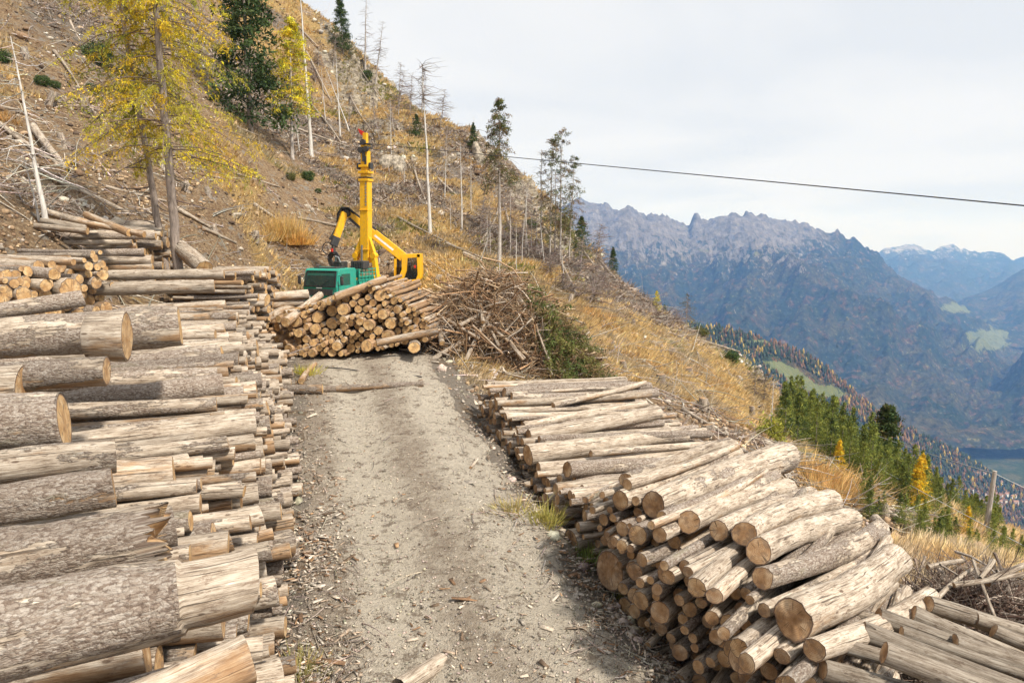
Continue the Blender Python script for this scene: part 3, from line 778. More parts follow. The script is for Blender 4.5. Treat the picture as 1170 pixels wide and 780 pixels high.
feat(FEAT_L, 206, 373, 12.0, 48, unit((.93, .36, 0.03)), 4.2, peel=0.50, hue=0.35, end=0.9, label='thick log whose bright oval sawn end stands out in the middle of the left stack')
feat(FEAT_L, 145, 384, 10.4, 58, unit((.97, .24, 0.0)), 0.5, peel=0.9, hue=0.3, end=0.45, label='short upright slab like block of pale wood in the left stack')
feat(FEAT_L, 122, 424, 9.4, 34, unit((.93, .36, 0.02)), 4.0, peel=0.5, hue=0.45, end=0.35)
feat(FEAT_L, 28, 442, 9.0, 54, unit((.93, .36, 0.0)), 3.6, peel=0.8, hue=0.5, end=0.35, label='thick pale block with a flat end at the left edge of the picture')
feat(FEAT_L, 256, 313, 20.9, 11.5, unit((.96, .28, 0.0)), 5.3, peel=1.0, hue=0.1, end=0.5, r1=0.16, label='long straight grey log on top of the far end of the left stack')
feat(FEAT_L, 245, 327, 20.2, 15, unit((.96, .28, 0.0)), 5.2, peel=0.7, hue=0.15, end=0.5, label='long pale log just below the topmost one at the far end of the left stack')
feat(FEAT_L, 95, 341, 13.5, 19, unit((.80, .45, 0.12)), 2.2, peel=0.5, hue=0.2, end=0.6, label='short tilted log with a round pale end lying loose on the left stack')

def rad_L(s):
    return float(np.clip(rng.lognormal(math.log(0.094), 0.42), 0.05, 0.23))
PL = pack(sL0, sL1, floorL, topL, rad_L)
fc = [(nL @ P[:2], P[2], r) for P, r, *_ in FEAT_L]
PL = [c for c in PL if all(math.hypot(c[0] - f[0], c[1] - f[1]) > (c[2] + f[2]) * 0.86 or k in (7,) for k, f in enumerate(fc))]
for s, h, r in PL:
    y = float(yL(s)); tt = h - float(road_z(y))
    ex = endL(y) - 0.12 - 0.25 * float(sstep(14, 20, y)) - max(0, tt - 0.3) * (0.36 + 0.36 * float(sstep(11, 20, y))) + rng.uniform(-0.5, 0.38)
    a = unit(aL + np.array([rng.normal(0, .03), rng.normal(0, .045), rng.normal(0, .018)]))
    # end point on the end line, keeping n.E = s
    k = (s - nL @ [ex, y]); y2 = y + k / nL[1]
    E = np.array([ex, y2, h]); L = rng.uniform(4.0, 4.8)
    q = rng.random(); tone = 'grey' if q < .55 else 'bark' if q < .66 else 'warm'
    add_log(E, E - a * L, r, peel={'grey': rng.uniform(.45, .95), 'bark': rng.uniform(0, .3), 'warm': rng.uniform(.45, .9)}[tone], hue={'grey': .18, 'bark': .4, 'warm': .62}[tone] + rng.uniform(-.1, .15),
            stack='L', end=rng.uniform(0.15, 0.85))
for P, r, ax, L, kw in FEAT_L: add_log(P, P - ax * L, r, stack='L', **kw)

# ---- stacks higher up behind it, on the bank
def bank_stack(tag_, y0, y1, ex, zf, ht, a, n_r, Lr=(3.6, 4.6), hue0=0.2, jx=.4):
    a = unit(a); n = np.array([-a[1], a[0]])
    s0, s1 = n @ [ex(y0), y0], n @ [ex(y1), y1]
    ysx = np.linspace(y0 - 1, y1 + 1, 60); ss = np.array([n @ [ex(q), q] for q in ysx])
    yy_ = lambda s: np.interp(s, ss, ysx)
    for s, h, r in pack(min(s0, s1), max(s0, s1), lambda s: zf(yy_(s)), lambda s: zf(yy_(s)) + ht, lambda s: float(np.clip(rng.lognormal(math.log(n_r), 0.35), 0.07, 0.3))):
        y = float(yy_(s)); x = ex(y) + rng.uniform(-jx, jx) - .1 * (h - float(zf(y))); y2 = y + (s - n @ [x, y]) / n[1]
        E = np.array([x, y2, h]); aa = unit(a + rng.normal(0, .02, 3)); q = rng.random()
        add_log(E, E - aa * rng.uniform(*Lr), r, peel=rng.uniform(.5, 1) if q < .75 else .15, hue=hue0 + (.5 if q > .55 else 0) + rng.uniform(-.1, .1), stack=tag_, end=rng.uniform(.3, .9))
bank_stack('U', 23.2, 27.2, lambda y: -12.1 - 0.25 * (y - 24), lambda y: 4.1 + 0.12 * (y - 23) + 0 * y, 1.95, (0.98, 0.2, 0), 0.14)
bank_stack('W', 14.5, 19.5, lambda y: -10.8 - 0.1 * (y - 15), lambda y: 2.9 + 0.10 * (y - 14) + 0 * y, 2.2, (0.93, -0.36, 0), 0.115, Lr=(2.6, 3.4), hue0=.3)

# ---- right stacks, down beside the road
def right_stack(tag_, y0, y1, a, base, topf, rmean, Lr, feats):
    a = unit(a); n = unit(np.array([-a[1], a[0]])); exf = lambda y: road_x(y) + 2.75
    ysx = np.linspace(y0 - 2, y1 + 2, 90); ss = n[0] * exf(ysx) + n[1] * ysx
    yy_ = lambda s: np.interp(s, ss, ysx)
    pk = pack(np.interp(y0, ysx, ss), np.interp(y1, ysx, ss), lambda s: road_z(yy_(s)) + base, lambda s: road_z(yy_(s)) + topf(yy_(s)),
              lambda s: float(np.clip(rng.lognormal(math.log(rmean), 0.34), 0.045, 0.135)))
    # the ends are reckoned on the slope plane of the axis, so a sinking axis keeps touching neighbours
    fc = [(n @ P[:2], P[2], r) for P, r, *_ in feats]
    pk = [c for c in pk if all(math.hypot(c[0] - f[0], c[1] - f[1]) > (c[2] + f[2]) * 0.9 for f in fc) and not any(abs(c[0] - f[0]) < f[2] * 1.2 and c[1] > f[1] for f in fc)]
    for s, h, r in pk:
        y = float(yy_(s)); tt = h - float(road_z(y)); x = float(exf(y)) - 0.22 * max(tt, 0) + rng.uniform(-0.34, 0.34)
        y2 = y + (s - n @ [x, y]) / n[1]; dz = (x - float(exf(y))) / a[0] * a[2]
        E = np.array([x, y2, h + dz]); aa = unit(a + rng.normal(0, .016, 3)); q = rng.random()
        add_log(E, E + aa * rng.uniform(*Lr), r, r * rng.uniform(.9, 1.25), peel=rng.uniform(.45, .95) if q < .8 else .1, hue=rng.uniform(.15, .55), stack=tag_, end=rng.uniform(0.0, 0.35), rnd=rng.uniform(.2, 1))
    for P, r, ax, L, kw in feats: add_log(P, P + ax * L, r, stack=tag_, **kw)

FR = []
aR = unit((0.62, 0.77, -0.10))
def featR(px0, py0, D, dia, px1, py1, D1, dia1, **kw):
    P = at(px0, py0, D); Q_ = at(px1, py1, D1); FR.append((P, dia * D / 1600, unit(Q_ - P), float(np.linalg.norm(Q_ - P)), dict(r1=dia1 * D1 / 1600, end=.12, **kw)))
featR(746, 577, 9.6, 34, 897, 522, 13.0, 36, peel=.62, hue=.25, rnd=.8, label='thick pale log jutting highest out of the top of the right stack')
featR(787, 596, 8.9, 29, 900, 556, 12.3, 22, peel=.95, hue=.2, rnd=.75, label='pale smooth log next in front of the jutting topmost one on the right stack')
featR(821, 606, 8.5, 24, 926, 566, 11.8, 22, peel=.62, hue=.25, rnd=.8, label='slim log with flecks of bark between two smooth ones on top of the right stack')
featR(851, 610, 8.2, 29, 950, 572, 11.5, 30, peel=.9, hue=.3, rnd=.75, label='smooth cream log with small dark knots on top of the right stack')
featR(867, 629, 7.8, 33, 972, 592, 11.0, 27, peel=.92, hue=.3, rnd=.7, label='warm tan log with a dark ringed end amid the right stack top')
featR(872, 660, 7.4, 28, 1004, 606, 10.9, 24, peel=.5, hue=.15, rnd=.7, label='greyish log with peeling bark strips below the tan one on the right stack')
featR(873, 697, 7.1, 19, 1010, 620, 10.6, 16, peel=.6, hue=.2, rnd=.7, label='slender mottled log beside the broad pale trunk on the right stack')
featR(906, 706, 6.7, 52, 1020, 640, 9.0, 40, peel=.98, hue=.3, rnd=.755, ragged=.04, label='broad smooth pale trunk with a broken butt at the front of the right stack')
featR(930, 742, 6.3, 30, 1063, 682, 8.6, 26, peel=.75, hue=.4, rnd=.8, label='splintered tan log in front of the broad pale trunk on the right stack')
right_stack('RN', 6.2, 11.3, aR, -1.3, lambda y: 1.55 - 0.4 * (1 - sstep(6.2, 7.4, y)) + 0.1 * np.sin(y * 5) - 0.5 * sstep(10.2, 11.4, y), 0.080, (4.0, 4.8), FR)
FS = []
def featS(px0, py0, D, dia, px1, py1, D1, dia1, **kw):
    P = at(px0, py0, D); Q_ = at(px1, py1, D1); FS.append((P, dia * D / 1600, unit(Q_ - P), float(np.linalg.norm(Q_ - P)), dict(r1=dia1 * D1 / 1600, end=.2, **kw)))
featS(604, 498, 15.6, 17, 751, 471, 17.5, 17, peel=.95, hue=.15, rnd=.6, label='long smooth grey log across the top of the far right stack')
featS(603, 520, 14.6, 24, 776, 496, 17.0, 18, peel=.9, hue=.2, rnd=.7, label='thick tan log with a blunt butt on the far right stack above the road')
featS(648, 536, 13.4, 20, 823, 532, 15.6, 16, peel=.4, hue=.2, rnd=.6, label='rough barked log lying lowest and nearest on the far right stack')
featS(598, 487, 16.4, 11, 738, 461, 18.6, 9, peel=.9, hue=.3, rnd=.8)
featS(632, 463, 17.6, 7, 738, 437, 19.6, 6, peel=.6, hue=.4, rnd=.8, label='thin crooked pole pointing up over the back of the far right stack')
featS(675, 518, 14.6, 8, 822, 507, 16.2, 8, peel=.6, hue=.3, rnd=.9)
featS(640, 512, 15.0, 9, 830, 516, 16.9, 8, peel=.6, hue=.2, rnd=.9)
right_stack('RF', 11.7, 19.6, unit((.90, .42, -.07)), -1.3, lambda y: 0.30 + 0.22 * np.sin(y * 2.2) * 0.5 + 0.30 * sstep(14, 19, y), 0.082, (3.8, 4.8), FS)
# butts in the ditch and odd ends under the stacks
add_log(at(697, 652, 10.6), at(697, 652, 10.6) + unit((.8, .55, -.08)) * 3.5, .29, .27, peel=.9, hue=.25, stack='RN', end=.05, rnd=.2, label='very thick dark butt low in the ditch under the right stack')
add_log(at(652, 618, 11.9), at(652, 618, 11.9) + unit((.8, .55, -.08)) * 3, .2, .2, peel=.9, hue=.1, stack='RF', end=.05, rnd=.05)
# ---- grey trunks sliding down at the lower right corner
for (x0, y0, D, dia, k) in [(1042, 702, 7.6, 20, 0), (1003, 704, 7.3, 18, 1), (985, 722, 6.9, 24, 2), (966, 738, 6.6, 18, 3), (1114, 706, 8.0, 18, 4), (1060, 690, 8.0, 17, 5), (940, 764, 6.3, 20, 6), (1010, 745, 6.3, 22, 7), (900, 770, 6.5, 16, 8), (1090, 735, 7.0, 20, 9), (1135, 720, 7.8, 20, 1), (1030, 722, 7.0, 16, 1), (975, 700, 7.5, 15, 1), (1075, 712, 7.6, 14, 1)]:
    P = at(x0, y0, D); a = unit((1, -0.20 + rng.uniform(-.22, .22), -0.30 + rng.uniform(-.05, .05)))
    add_log(P, P + a * rng.uniform(3.4, 5.0), dia * D / 1600 * rng.uniform(.9, 1.5), bend=rng.uniform(-.1, .1), peel=rng.uniform(.5, .9), hue=.05, stack='RG', end=.1, rnd=rng.uniform(-.5, .0))

# ---- heap of fresh logs in front of the lorry
def topC(s):
    px = (s + .3) / 24.5 * 800 + 585
    return CAMZ + (270 - np.interp(px, [296, 312, 330, 360, 385, 410, 432, 452, 470, 490, 500], [402, 378, 356, 348, 340, 330, 323, 331, 343, 356, 372])) / 800 * 24.5
def floorC(s):
    px = (s + .3) / 24.5 * 800 + 585
    return np.interp(px, [300, 400, 430, 500], [1.82, 1.82, 1.98, 2.36])
def rad_C(s): return float(np.clip(rng.lognormal(math.log(0.096), 0.45), 0.045, 0.22))
for s, h, r in pack(-9.1, -2.85, floorC, topC, rad_C, jit=.12):
    lean = (h - 1.8) * 0.18
    y = 24.3 + lean + rng.uniform(-.3, .3)
    ax = unit((0.10 + 0.25 * max(0, (s + 4.2)) / 1.7 + (0.28 * max(0, -6.9 - s)) + rng.normal(0, .03), 1, 0.02 + rng.normal(0, .02)))
    P = np.array([s, y, h])
    add_log(P, P + ax * rng.uniform(3.2, 4.2), r, peel=rng.uniform(.5, 1), hue=rng.uniform(.55, 1.15), stack='C', end=rng.uniform(.75, 1.15), rnd=rng.uniform(.2, 1))
def plog(x0, y0, D0, x1, y1, D1, dia, **kw):
    r = dia * D0 / 1600; kw.setdefault('r1', r * .9)
    add_log(at(x0, y0, D0), at(x1, y1, D1), r, **kw)
plog(326, 368, 23.7, 366, 337, 26.6, 11, stack='C', peel=.9, hue=.7, end=.8, label='reddish log laid slanting over the left shoulder of the middle heap')
plog(300, 366, 24.6, 344, 346, 26.2, 12, stack='C', peel=1, hue=.65, end=.5, label='smooth tan log pointing out of the left side of the middle heap')
plog(308, 328, 26.5, 330, 349, 25.8, 8, stack='C', peel=1, hue=.7, end=.7, label='thin leaning log left of the middle heap by the left stack')
plog(383, 340, 24.2, 440, 318, 25.2, 10, stack='C', peel=.9, hue=.75, end=.7, label='reddish log lying across the crest of the middle heap below the green cab')
plog(430, 392, 23.6, 501, 378, 24.3, 9, stack='C', peel=.6, hue=.7, end=.9, label='log lying crosswise under the right side of the middle heap')
plog(473, 397, 23.4, 480, 386, 27, 15, stack='C', peel=.6, hue=.6, end=1.0, label='single log with a bright round end under the right side of the middle heap')
# ---- slabs and logs on the bank behind the left stack
bank_stack('B', 23.0, 27.0, lambda y: -8.45 - 0.12 * (y - 23), lambda y: 2.1 + 0 * y, 2.75, (0.96, -0.02, 0), 0.10, Lr=(1.9, 2.5), hue0=.45, jx=.45)
for q in [(205, 281, 24.5, 234, 306, 23.5, 20, .4), (296, 340, 25, 352, 336, 26, 11, .4), (298, 350, 25, 345, 345, 26, 10, .5)]:
    plog(*q[3:6], *q[0:3], q[6], stack='B', peel=.8, hue=q[7], end=.8)
for q in [(48, 252, 22.5, 100, 262, 22.5, 9, .1), (55, 243, 23, 112, 258, 22.8, 9, .7), (98, 245, 23, 148, 266, 22.2, 9, .8), (40, 258, 22, 100, 264, 22, 8, .5), (100, 255, 22.5, 165, 268, 22.2, 7, .7)]:
    plog(*q[3:6], *q[0:3], q[6], stack='K', peel=.7, hue=q[7], end=.6)

# ---- logs left lying on the road
def glog(x0, y0, x1, y1, dia, **kw):
    a, b = gp(x0, y0), gp(x1, y1); r = dia * a[1] / 1600
    a[2] += r * .9; b[2] += r * .9; add_log(a, b, r, **kw)
glog(369, 450, 308, 449, 12, stack='G', peel=.5, hue=.8, end=1.0, r1=.13, label='short brown log with a bright sawn end lying at the left edge of the road')
glog(484, 442, 372, 448, 8, stack='G', peel=.55, hue=.6, end=.6, r1=.11, label='long thin log lying across the road beyond the short brown one')
glog(344, 439, 360, 419, 8, stack='G', peel=.8, hue=.9, end=.8, r1=.09, label='orange log stub lying behind the two logs on the road')
glog(292, 499, 338, 492, 8, stack='G', peel=.9, hue=.1, end=.3, r1=.07)
glog(300, 508, 334, 503, 7, stack='G', peel=.9, hue=.1, end=.3, r1=.06)

# ------------------------------------------------------------------ what the picture shows of each log
GEO = [log_geo(d) for d in LOGS]
_V, _F, _own = [], [], []; _n = 0
for i, (V, Q, lc, lp, caps) in enumerate(GEO):
    _V.append(V); _F.append(Q + _n); _own.append(np.full(len(Q), i)); _n += len(V)
    for vs, q, tr, l2, p2 in caps:
        _V.append(vs); _F.append(np.concatenate([q, np.stack([tr[:, 0], tr[:, 1], tr[:, 2], tr[:, 2]], -1)]) + _n); _own.append(np.full(len(q) + len(tr), i)); _n += len(vs)
_F = np.concatenate(_F); _own = np.concatenate(_own); _V = np.concatenate(_V)
_T = np.concatenate([_F[:, [0, 1, 2]], _F[:, [0, 2, 3]]]); _To = np.concatenate([_own, _own])
bvh = BVHTree.FromPolygons(_V.tolist(), _T.tolist(), all_triangles=True)
_o = Vector((0, 0, CAMZ))
for py in np.arange(2, 780, 2.6):
    for px in np.arange(1.5, 1170, 2.6):
        if py < 240 or (px > 520 and py < 430) : continue
        xc = (px - 585) / 800; yc = (390 - py) / 800
        h = bvh.ray_cast(_o, Vector((xc, CP + yc * SP, -SP + yc * CP)))
        if h[2] is not None: LOGS[_To[h[2]]]['hits'] += 1
for d in LOGS:
    if d['label'] and d['hits']: d['hits'] += 500
order = sorted(range(len(LOGS)), key=lambda i: -LOGS[i]['hits'])
vis = [i for i in order if LOGS[i]['hits'] >= 2]
LIMIT = 300
keep = vis[:LIMIT]; rest = [i for i in range(len(LOGS)) if i not in set(keep)]
print('logs', len(LOGS), 'visible', len(vis), 'kept', len(keep))
from collections import Counter
print(Counter(d['stack'] for d in LOGS), Counter(LOGS[i]['stack'] for i in keep))

SN = {'L': 'tall left stack', 'U': 'bank stack behind the left stack', 'W': 'small stack at the left edge', 'RN': 'near right stack', 'RF': 'far right stack',
      'RG': 'grey pile at the lower right', 'C': 'middle heap', 'B': 'loose pile left of the middle heap', 'K': 'scatter above the bank stack', 'G': 'ground'}
GN = {'L': 'logs of the tall left stack', 'U': 'logs stacked up on the bank', 'W': 'logs of the small stack at the left edge', 'RN': 'logs of the near right stack', 'RF': 'logs of the far right stack',
      'RG': 'grey trunks at the lower right corner', 'C': 'fresh logs of the middle heap', 'B': 'loose logs behind the left stack', 'K': 'loose logs on the upper bank', 'G': 'logs lying on the road'}
def build_log(i):
    d = LOGS[i]; V, Q, lc, lp, caps = GEO[i]
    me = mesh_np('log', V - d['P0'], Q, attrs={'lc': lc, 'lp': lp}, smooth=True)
    o = link('log', me, M_side); o.location = d['P0']
    for k, (vs, q, tr, l2, p2) in enumerate(caps):
        if k == 1 and d['r1'] < 0.12 and d['stack'] in 'LUWC': continue
        c = link('cut_end', mesh_np('cut_end', vs - d['P0'], q, tr, {'lc': l2, 'lp': p2}, smooth=False), M_cut, o)
    d['obj'] = o
for i in keep: build_log(i)
if rest:
    vV, vQ, vT, vlc, vlp = [], [], [], [], []; n = 0; mats = []
    for i in rest:
        V, Q, lc, lp, caps = GEO[i]; vV.append(V); vQ.append(Q + n); vlc.append(lc); vlp.append(lp); n += len(V)
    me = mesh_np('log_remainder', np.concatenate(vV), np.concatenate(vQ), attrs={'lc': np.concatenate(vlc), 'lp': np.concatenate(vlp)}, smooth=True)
    o = link('stacked_logs', me, M_side); tag(o, 'inner and half buried logs filling the stacks behind the visible ones', 'logs', kind='stuff')
    vV, vQ, vT, vlc, vlp = [], [], [], [], []; n = 0
    for i in rest:
        for vs, q, tr, l2, p2 in GEO[i][4]:
            vV.append(vs); vQ.append(q + n); vT.append(tr + n); vlc.append(l2); vlp.append(p2); n += len(vs)
    c = link('cut_ends', mesh_np('cut_ends', np.concatenate(vV), np.concatenate(vQ), np.concatenate(vT), {'lc': np.concatenate(vlc), 'lp': np.concatenate(vlp)}), M_cut, o)
    tag(c, kind='stuff')

# labels: size, surface and whereabouts; where a few still agree they are told apart by their order
def log_label(d):
    S = d['stack']; r = d['r0']
    size = 'slender' if r < 0.10 else 'medium' if r < 0.15 else 'thick' if r < .21 else 'huge'
    surf = 'barky' if d['peel'] < .3 else 'half peeled' if d['peel'] < .62 else ('orange brown' if d['hue'] > .55 else 'tan' if d['hue'] > .33 else 'bare grey')
    p = project(d['P0'])[0]
    if S == 'L':
        t_ = d['P0'][2] - float(road_z(d['P0'][1])); lay = 'bottom' if t_ < .8 else 'lower middle' if t_ < 1.5 else 'upper middle' if t_ < 2.3 else 'top'
        y = d['P0'][1]; zone = 'nearest' if y < 7.5 else 'near' if y < 11 else 'middle' if y < 15 else 'far' if y < 18.5 else 'farthest'
        return f'{size} {surf} log {lay} rows {zone} part of left stack'
    if S in ('RN', 'RF'):
        t_ = d['P0'][2] - float(road_z(d['P0'][1])); lay = 'bottom' if t_ < -.5 else 'middle' if t_ < .2 else 'upper' if t_ < .8 else 'top'
        cut = (7.4, 9.3) if S == 'RN' else (13.8, 16.8); y = d['P0'][1]; zone = 'front' if y < cut[0] else 'centre' if y < cut[1] else 'rear'
        return f'{size} {surf} log, {lay} rows, {zone} of the {SN[S]}'
    if S == 'C':
        lay = 'bottom' if p[1] > 392 else 'lower' if p[1] > 374 else 'upper' if p[1] > 352 else 'top'
        zone = 'left' if p[0] < 350 else 'centre left' if p[0] < 395 else 'centre right' if p[0] < 440 else 'right'
        return f'{size} {surf} log, {zone} {lay} of the {SN[S]}'
    if S == 'G': return f'{size} {surf} log lying at the foot of the left stack beside the road'
    return f'{size} {surf} log in the {SN[S]}'
sets = {}
for i in keep:
    d = LOGS[i]; o = d['obj']; o['category'] = 'log'; o['group'] = GN[d['stack']]
    if d['label']: o['label'] = d['label']
    else: sets.setdefault(log_label(d), []).append(d)
for lab, ds in sets.items():
    ds.sort(key=lambda d: project(d['P0'])[0][0])
    n = len(ds)
    wd = {1: [''], 2: ['left one of two: ', 'right one of two: '], 3: ['leftmost: ', 'middle of three: ', 'rightmost: ']}.get(n)
    if wd is None: wd = ['leftmost: '] + [''] * (n - 2) + ['rightmost: ']
    if n > 3 :
        lo_ = sorted(ds[1:-1], key=lambda d: project(d['P0'])[0][1])
        for d in ds: d['_w'] = ''
        ds[0]['_w'] = 'leftmost: '; ds[-1]['_w'] = 'rightmost: '
        if n >= 4: lo_[0]['_w'] = 'highest: ' if n > 4 else 'upper inner: '
        if n >= 4 and len(lo_) > 1: lo_[-1]['_w'] = 'lowest: ' if n > 4 else 'lower inner: '
        wd = [d['_w'] for d in ds]
    for d, w_ in zip(ds, wd):
        d['obj']['label'] = ' '.join((w_ + lab).replace(',', '').replace(':', '').split()[:16]) if len((w_ + lab).split()) > 16 else (w_ + lab)

# ------------------------------------------------------------------ materials for plants, sticks and stones
def tint_mat(name, rough=0.9, noise=10, sss=0.0, lo=.55, hi=1.4):
    t = NT(name); c = t.attr('tint'); n = t.noise(t.n('TexCoord').outputs['Object'], noise, 3, 0.6)
    t.color(t.mix(1.0, c, t.ramp(n, [(0.3, lo), (0.7, hi)]), 'MULTIPLY')); t.rough(rough)
    return t.m
M_leaf = tint_mat('needles', 0.8, 3, lo=.6, hi=1.35)
tr_ = M_leaf.node_tree
_tb = tr_.nodes.new('ShaderNodeBsdfTranslucent'); _ms = tr_.nodes.new('ShaderNodeMixShader'); _ms.inputs[0].default_value = 0.30
_pb = [n for n in tr_.nodes if n.type == 'BSDF_PRINCIPLED'][0]; _out = [n for n in tr_.nodes if n.type == 'OUTPUT_MATERIAL'][0]
tr_.links.new(_pb.inputs['Base Color'].links[0].from_socket, _tb.inputs[0]); tr_.links.new(_pb.outputs[0], _ms.inputs[1]); tr_.links.new(_tb.outputs[0], _ms.inputs[2]); tr_.links.new(_ms.outputs[0], _out.inputs[0])
M_stick = tint_mat('dead_wood', 0.9, 25, lo=.5, hi=1.5)
M_stone = tint_mat('stone', 0.95, 14, lo=.55, hi=1.35)
def trunk_mat(name, a, b):
    t = NT(name); v = t.mapv(t.n('TexCoord').outputs['Object'], (9, 9, 2.2)); n = t.noise(v, 1.0, 6, 0.72, 0.5)
    t.color(t.ramp(n, [(0.3, a), (0.68, b)])); t.rough(0.95); t.bump(n, 0.8, 0.03); return t.m
M_bark_grey = trunk_mat('grey_trunk', (0.20, 0.165, 0.14), (0.58, 0.53, 0.48))
M_bark_dark = trunk_mat('larch_bark', (0.10, 0.075, 0.06), (0.40, 0.33, 0.28))
M_bark_white = trunk_mat('bleached_trunk', (0.32, 0.29, 0.26), (0.74, 0.71, 0.66))

def jitcol(c, n, v=.25, v2=.08):
    c = np.asarray(c, float); m = 1 + rng.uniform(-v, v, (n, 1)); return np.clip(c * m * (1 + rng.uniform(-v2, v2, (n, 3))), 0.004, 0.95)
def tri_cloud(C, size, cols, flat=0.0, droop=0.0, aspect=0.35):
    """one narrow triangle per point: random direction, length size"""
    n = len(C); d = rng.normal(0, 1, (n, 3)); d[:, 2] = d[:, 2] * (1 - flat) - droop; d = norm(d)
    s = norm(np.cross(d, rng.normal(0, 1, (n, 3)))); size = np.broadcast_to(size, (n,))[:, None]
    V = np.stack([C - s * size * aspect * .5, C + s * size * aspect * .5, C + d * size], 1)
    return V.reshape(-1, 3), np.arange(n * 3).reshape(-1, 3), np.repeat(cols, 3, 0)

def crown(h, z0, rad, nb, nc, size, cols, droop=.25, power=.8, nt=2, asp=.4, hang=0.0, lean=(0, 0), irr=.35, seed=0, up=0.0, az=None, sparse=0.0):
    """conifer crown: branches with needle clumps; returns tri cloud + branch paths"""
    t = np.sort(rng.uniform(0, 1, nb)) ** 0.9; az_ = rng.uniform(0, 2 * pi, nb)
    L = rad * ((1 - t) ** power * .95 + .05) * (1 + rng.uniform(-irr, irr, nb))
    M = 5; k = np.linspace(0, 1, M)
    zz = z0 + (h - z0) * t
    bx = np.cos(az_) * L; by = np.sin(az_) * L
    P = np.zeros((nb, M, 3)); P[:, :, 0] = bx[:, None] * k + (lean[0] * zz / h)[:, None]; P[:, :, 1] = by[:, None] * k + (lean[1] * zz / h)[:, None]
    P[:, :, 2] = zz[:, None] + L[:, None] * (up * k - droop * k ** 1.6 * (1.2 - t[:, None] * .8)) + (L * .12)[:, None] * (k ** 4)
    f = rng.uniform(0.12, 1.0, (nb, nc)) ** .75
    if sparse: 
        keepb = rng.random(nb) > sparse
    else: keepb = np.ones(nb, bool)
    i0 = np.minimum((f * (M - 1)).astype(int), M - 2); fr = f * (M - 1) - i0
    r = np.arange(nb)[:, None]
    C = P[r, i0] * (1 - fr[..., None]) + P[r, i0 + 1] * fr[..., None]
    wid = (L[:, None] * .22 * (1.1 - f))[..., None]
    C = C + rng.normal(0, 1, C.shape) * wid * np.array([1, 1, .45])
    C = C[keepb].reshape(-1, 3)
    cc = np.asarray(cols, float)
    bc = cc[rng.integers(0, len(cc), nb)] * rng.uniform(.65, 1.35, (nb, 1)); bc = np.repeat(bc[keepb], nc, 0)
    V, F, T = [], [], []; n = 0
    for q in range(nt):
        v, f_, c_ = tri_cloud(C + rng.normal(0, size * .4, C.shape), size * rng.uniform(.6, 1.3, len(C)), np.clip(bc * rng.uniform(.7, 1.3, (len(bc), 1)), .003, .9), droop=hang, aspect=asp)
        V.append(v); F.append(f_ + n); T.append(c_); n += len(v)
    return np.concatenate(V), np.concatenate(F), np.concatenate(T), P, L

def trunk_geo(h, r, lean=(0, 0), wob=.02, top=.15, K=8, M=9):
    k = np.linspace(0, 1, M); P = np.stack([lean[0] * k + rng.normal(0, wob * h * .1, M), lean[1] * k + rng.normal(0, wob * h * .1, M), h * k - .4 * (k == 0)], -1)
    R = r * (1 - (1 - top) * k) * (1 + .35 * np.exp(-k * 18))
    return tubes(P[None], R[None], K)

def sticks(P0, D, L, r, M=4, K=3, bend=.15):
    n = len(P0); k = np.linspace(0, 1, M); s = norm(np.cross(D, rng.normal(0, 1, (n, 3))))
    P = P0[:, None] + D[:, None] * (L[:, None] * k)[..., None] + s[:, None] * (np.sin(k * pi) * L[:, None] * (rng.uniform(-bend, bend, n))[:, None])[..., None]
    R = r[:, None] * (1 - .75 * k)
    return tubes(P, R, K)

def make_tree(name, label, cat, group, base, h, r, crown_kw=None, mat=None, lean=(0, 0), dead=0, dead_len=.8, deadcol=(.30, .26, .23), dead_lo=.25, branches=0.0, K=8, ups=0.0):
    o = empty(name, tuple(base)); tag(o, label, cat, group)
    V, Q = trunk_geo(h, r, lean, K=K)
    link('trunk', mesh_np('trunk', V, Q, smooth=True), mat or M_bark_grey, o)
    if crown_kw:
        V, F, T, P, L = crown(h, lean=lean, **crown_kw)
        link('crown', mesh_np('crown', V, tris=F, attrs={'tint': T}), M_leaf, o)
        if branches:
            Vb, Qb = tubes(P, (branches * (L / L.max()) ** .7)[:, None] * np.linspace(1, .25, P.shape[1])[None], 4)
            link('branches', mesh_np('branches', Vb, Qb, attrs={'tint': np.repeat(jitcol((.17, .13, .10), len(P)), P.shape[1] * 4, 0)}), M_stick, o)
    if dead:
        t = rng.uniform(dead_lo, 1, dead); az = rng.uniform(0, 2 * pi, dead)
        P0 = np.stack([lean[0] * t, lean[1] * t, h * t], -1); D = norm(np.stack([np.cos(az), np.sin(az), rng.uniform(-.5, .35, dead) + ups], -1))
        LL = dead_len * rng.uniform(.3, 1.2, dead) * (1.15 - t * .8); V, Q = sticks(P0, D, LL, np.maximum(.012, LL * .022), 4, 3, .2)
        # side twigs
        P1 = P0 + D * (LL * rng.uniform(.35, .8, dead))[:, None]; D1 = norm(D + rng.normal(0, .6, (dead, 3)) + np.array([0, 0, -.3])); V1, Q1 = sticks(P1, D1, LL * .5, np.maximum(.007, LL * .01), 3, 3, .2)
        Vt = np.concatenate([V, V1]); tc = jitcol(deadcol, dead); T = np.concatenate([np.repeat(tc, 12, 0), np.repeat(tc, 9, 0)])
        link('dead_branches', mesh_np('dead_branches', Vt, np.concatenate([Q, Q1 + len(V)]), attrs={'tint': T}), M_stick, o)
    return o

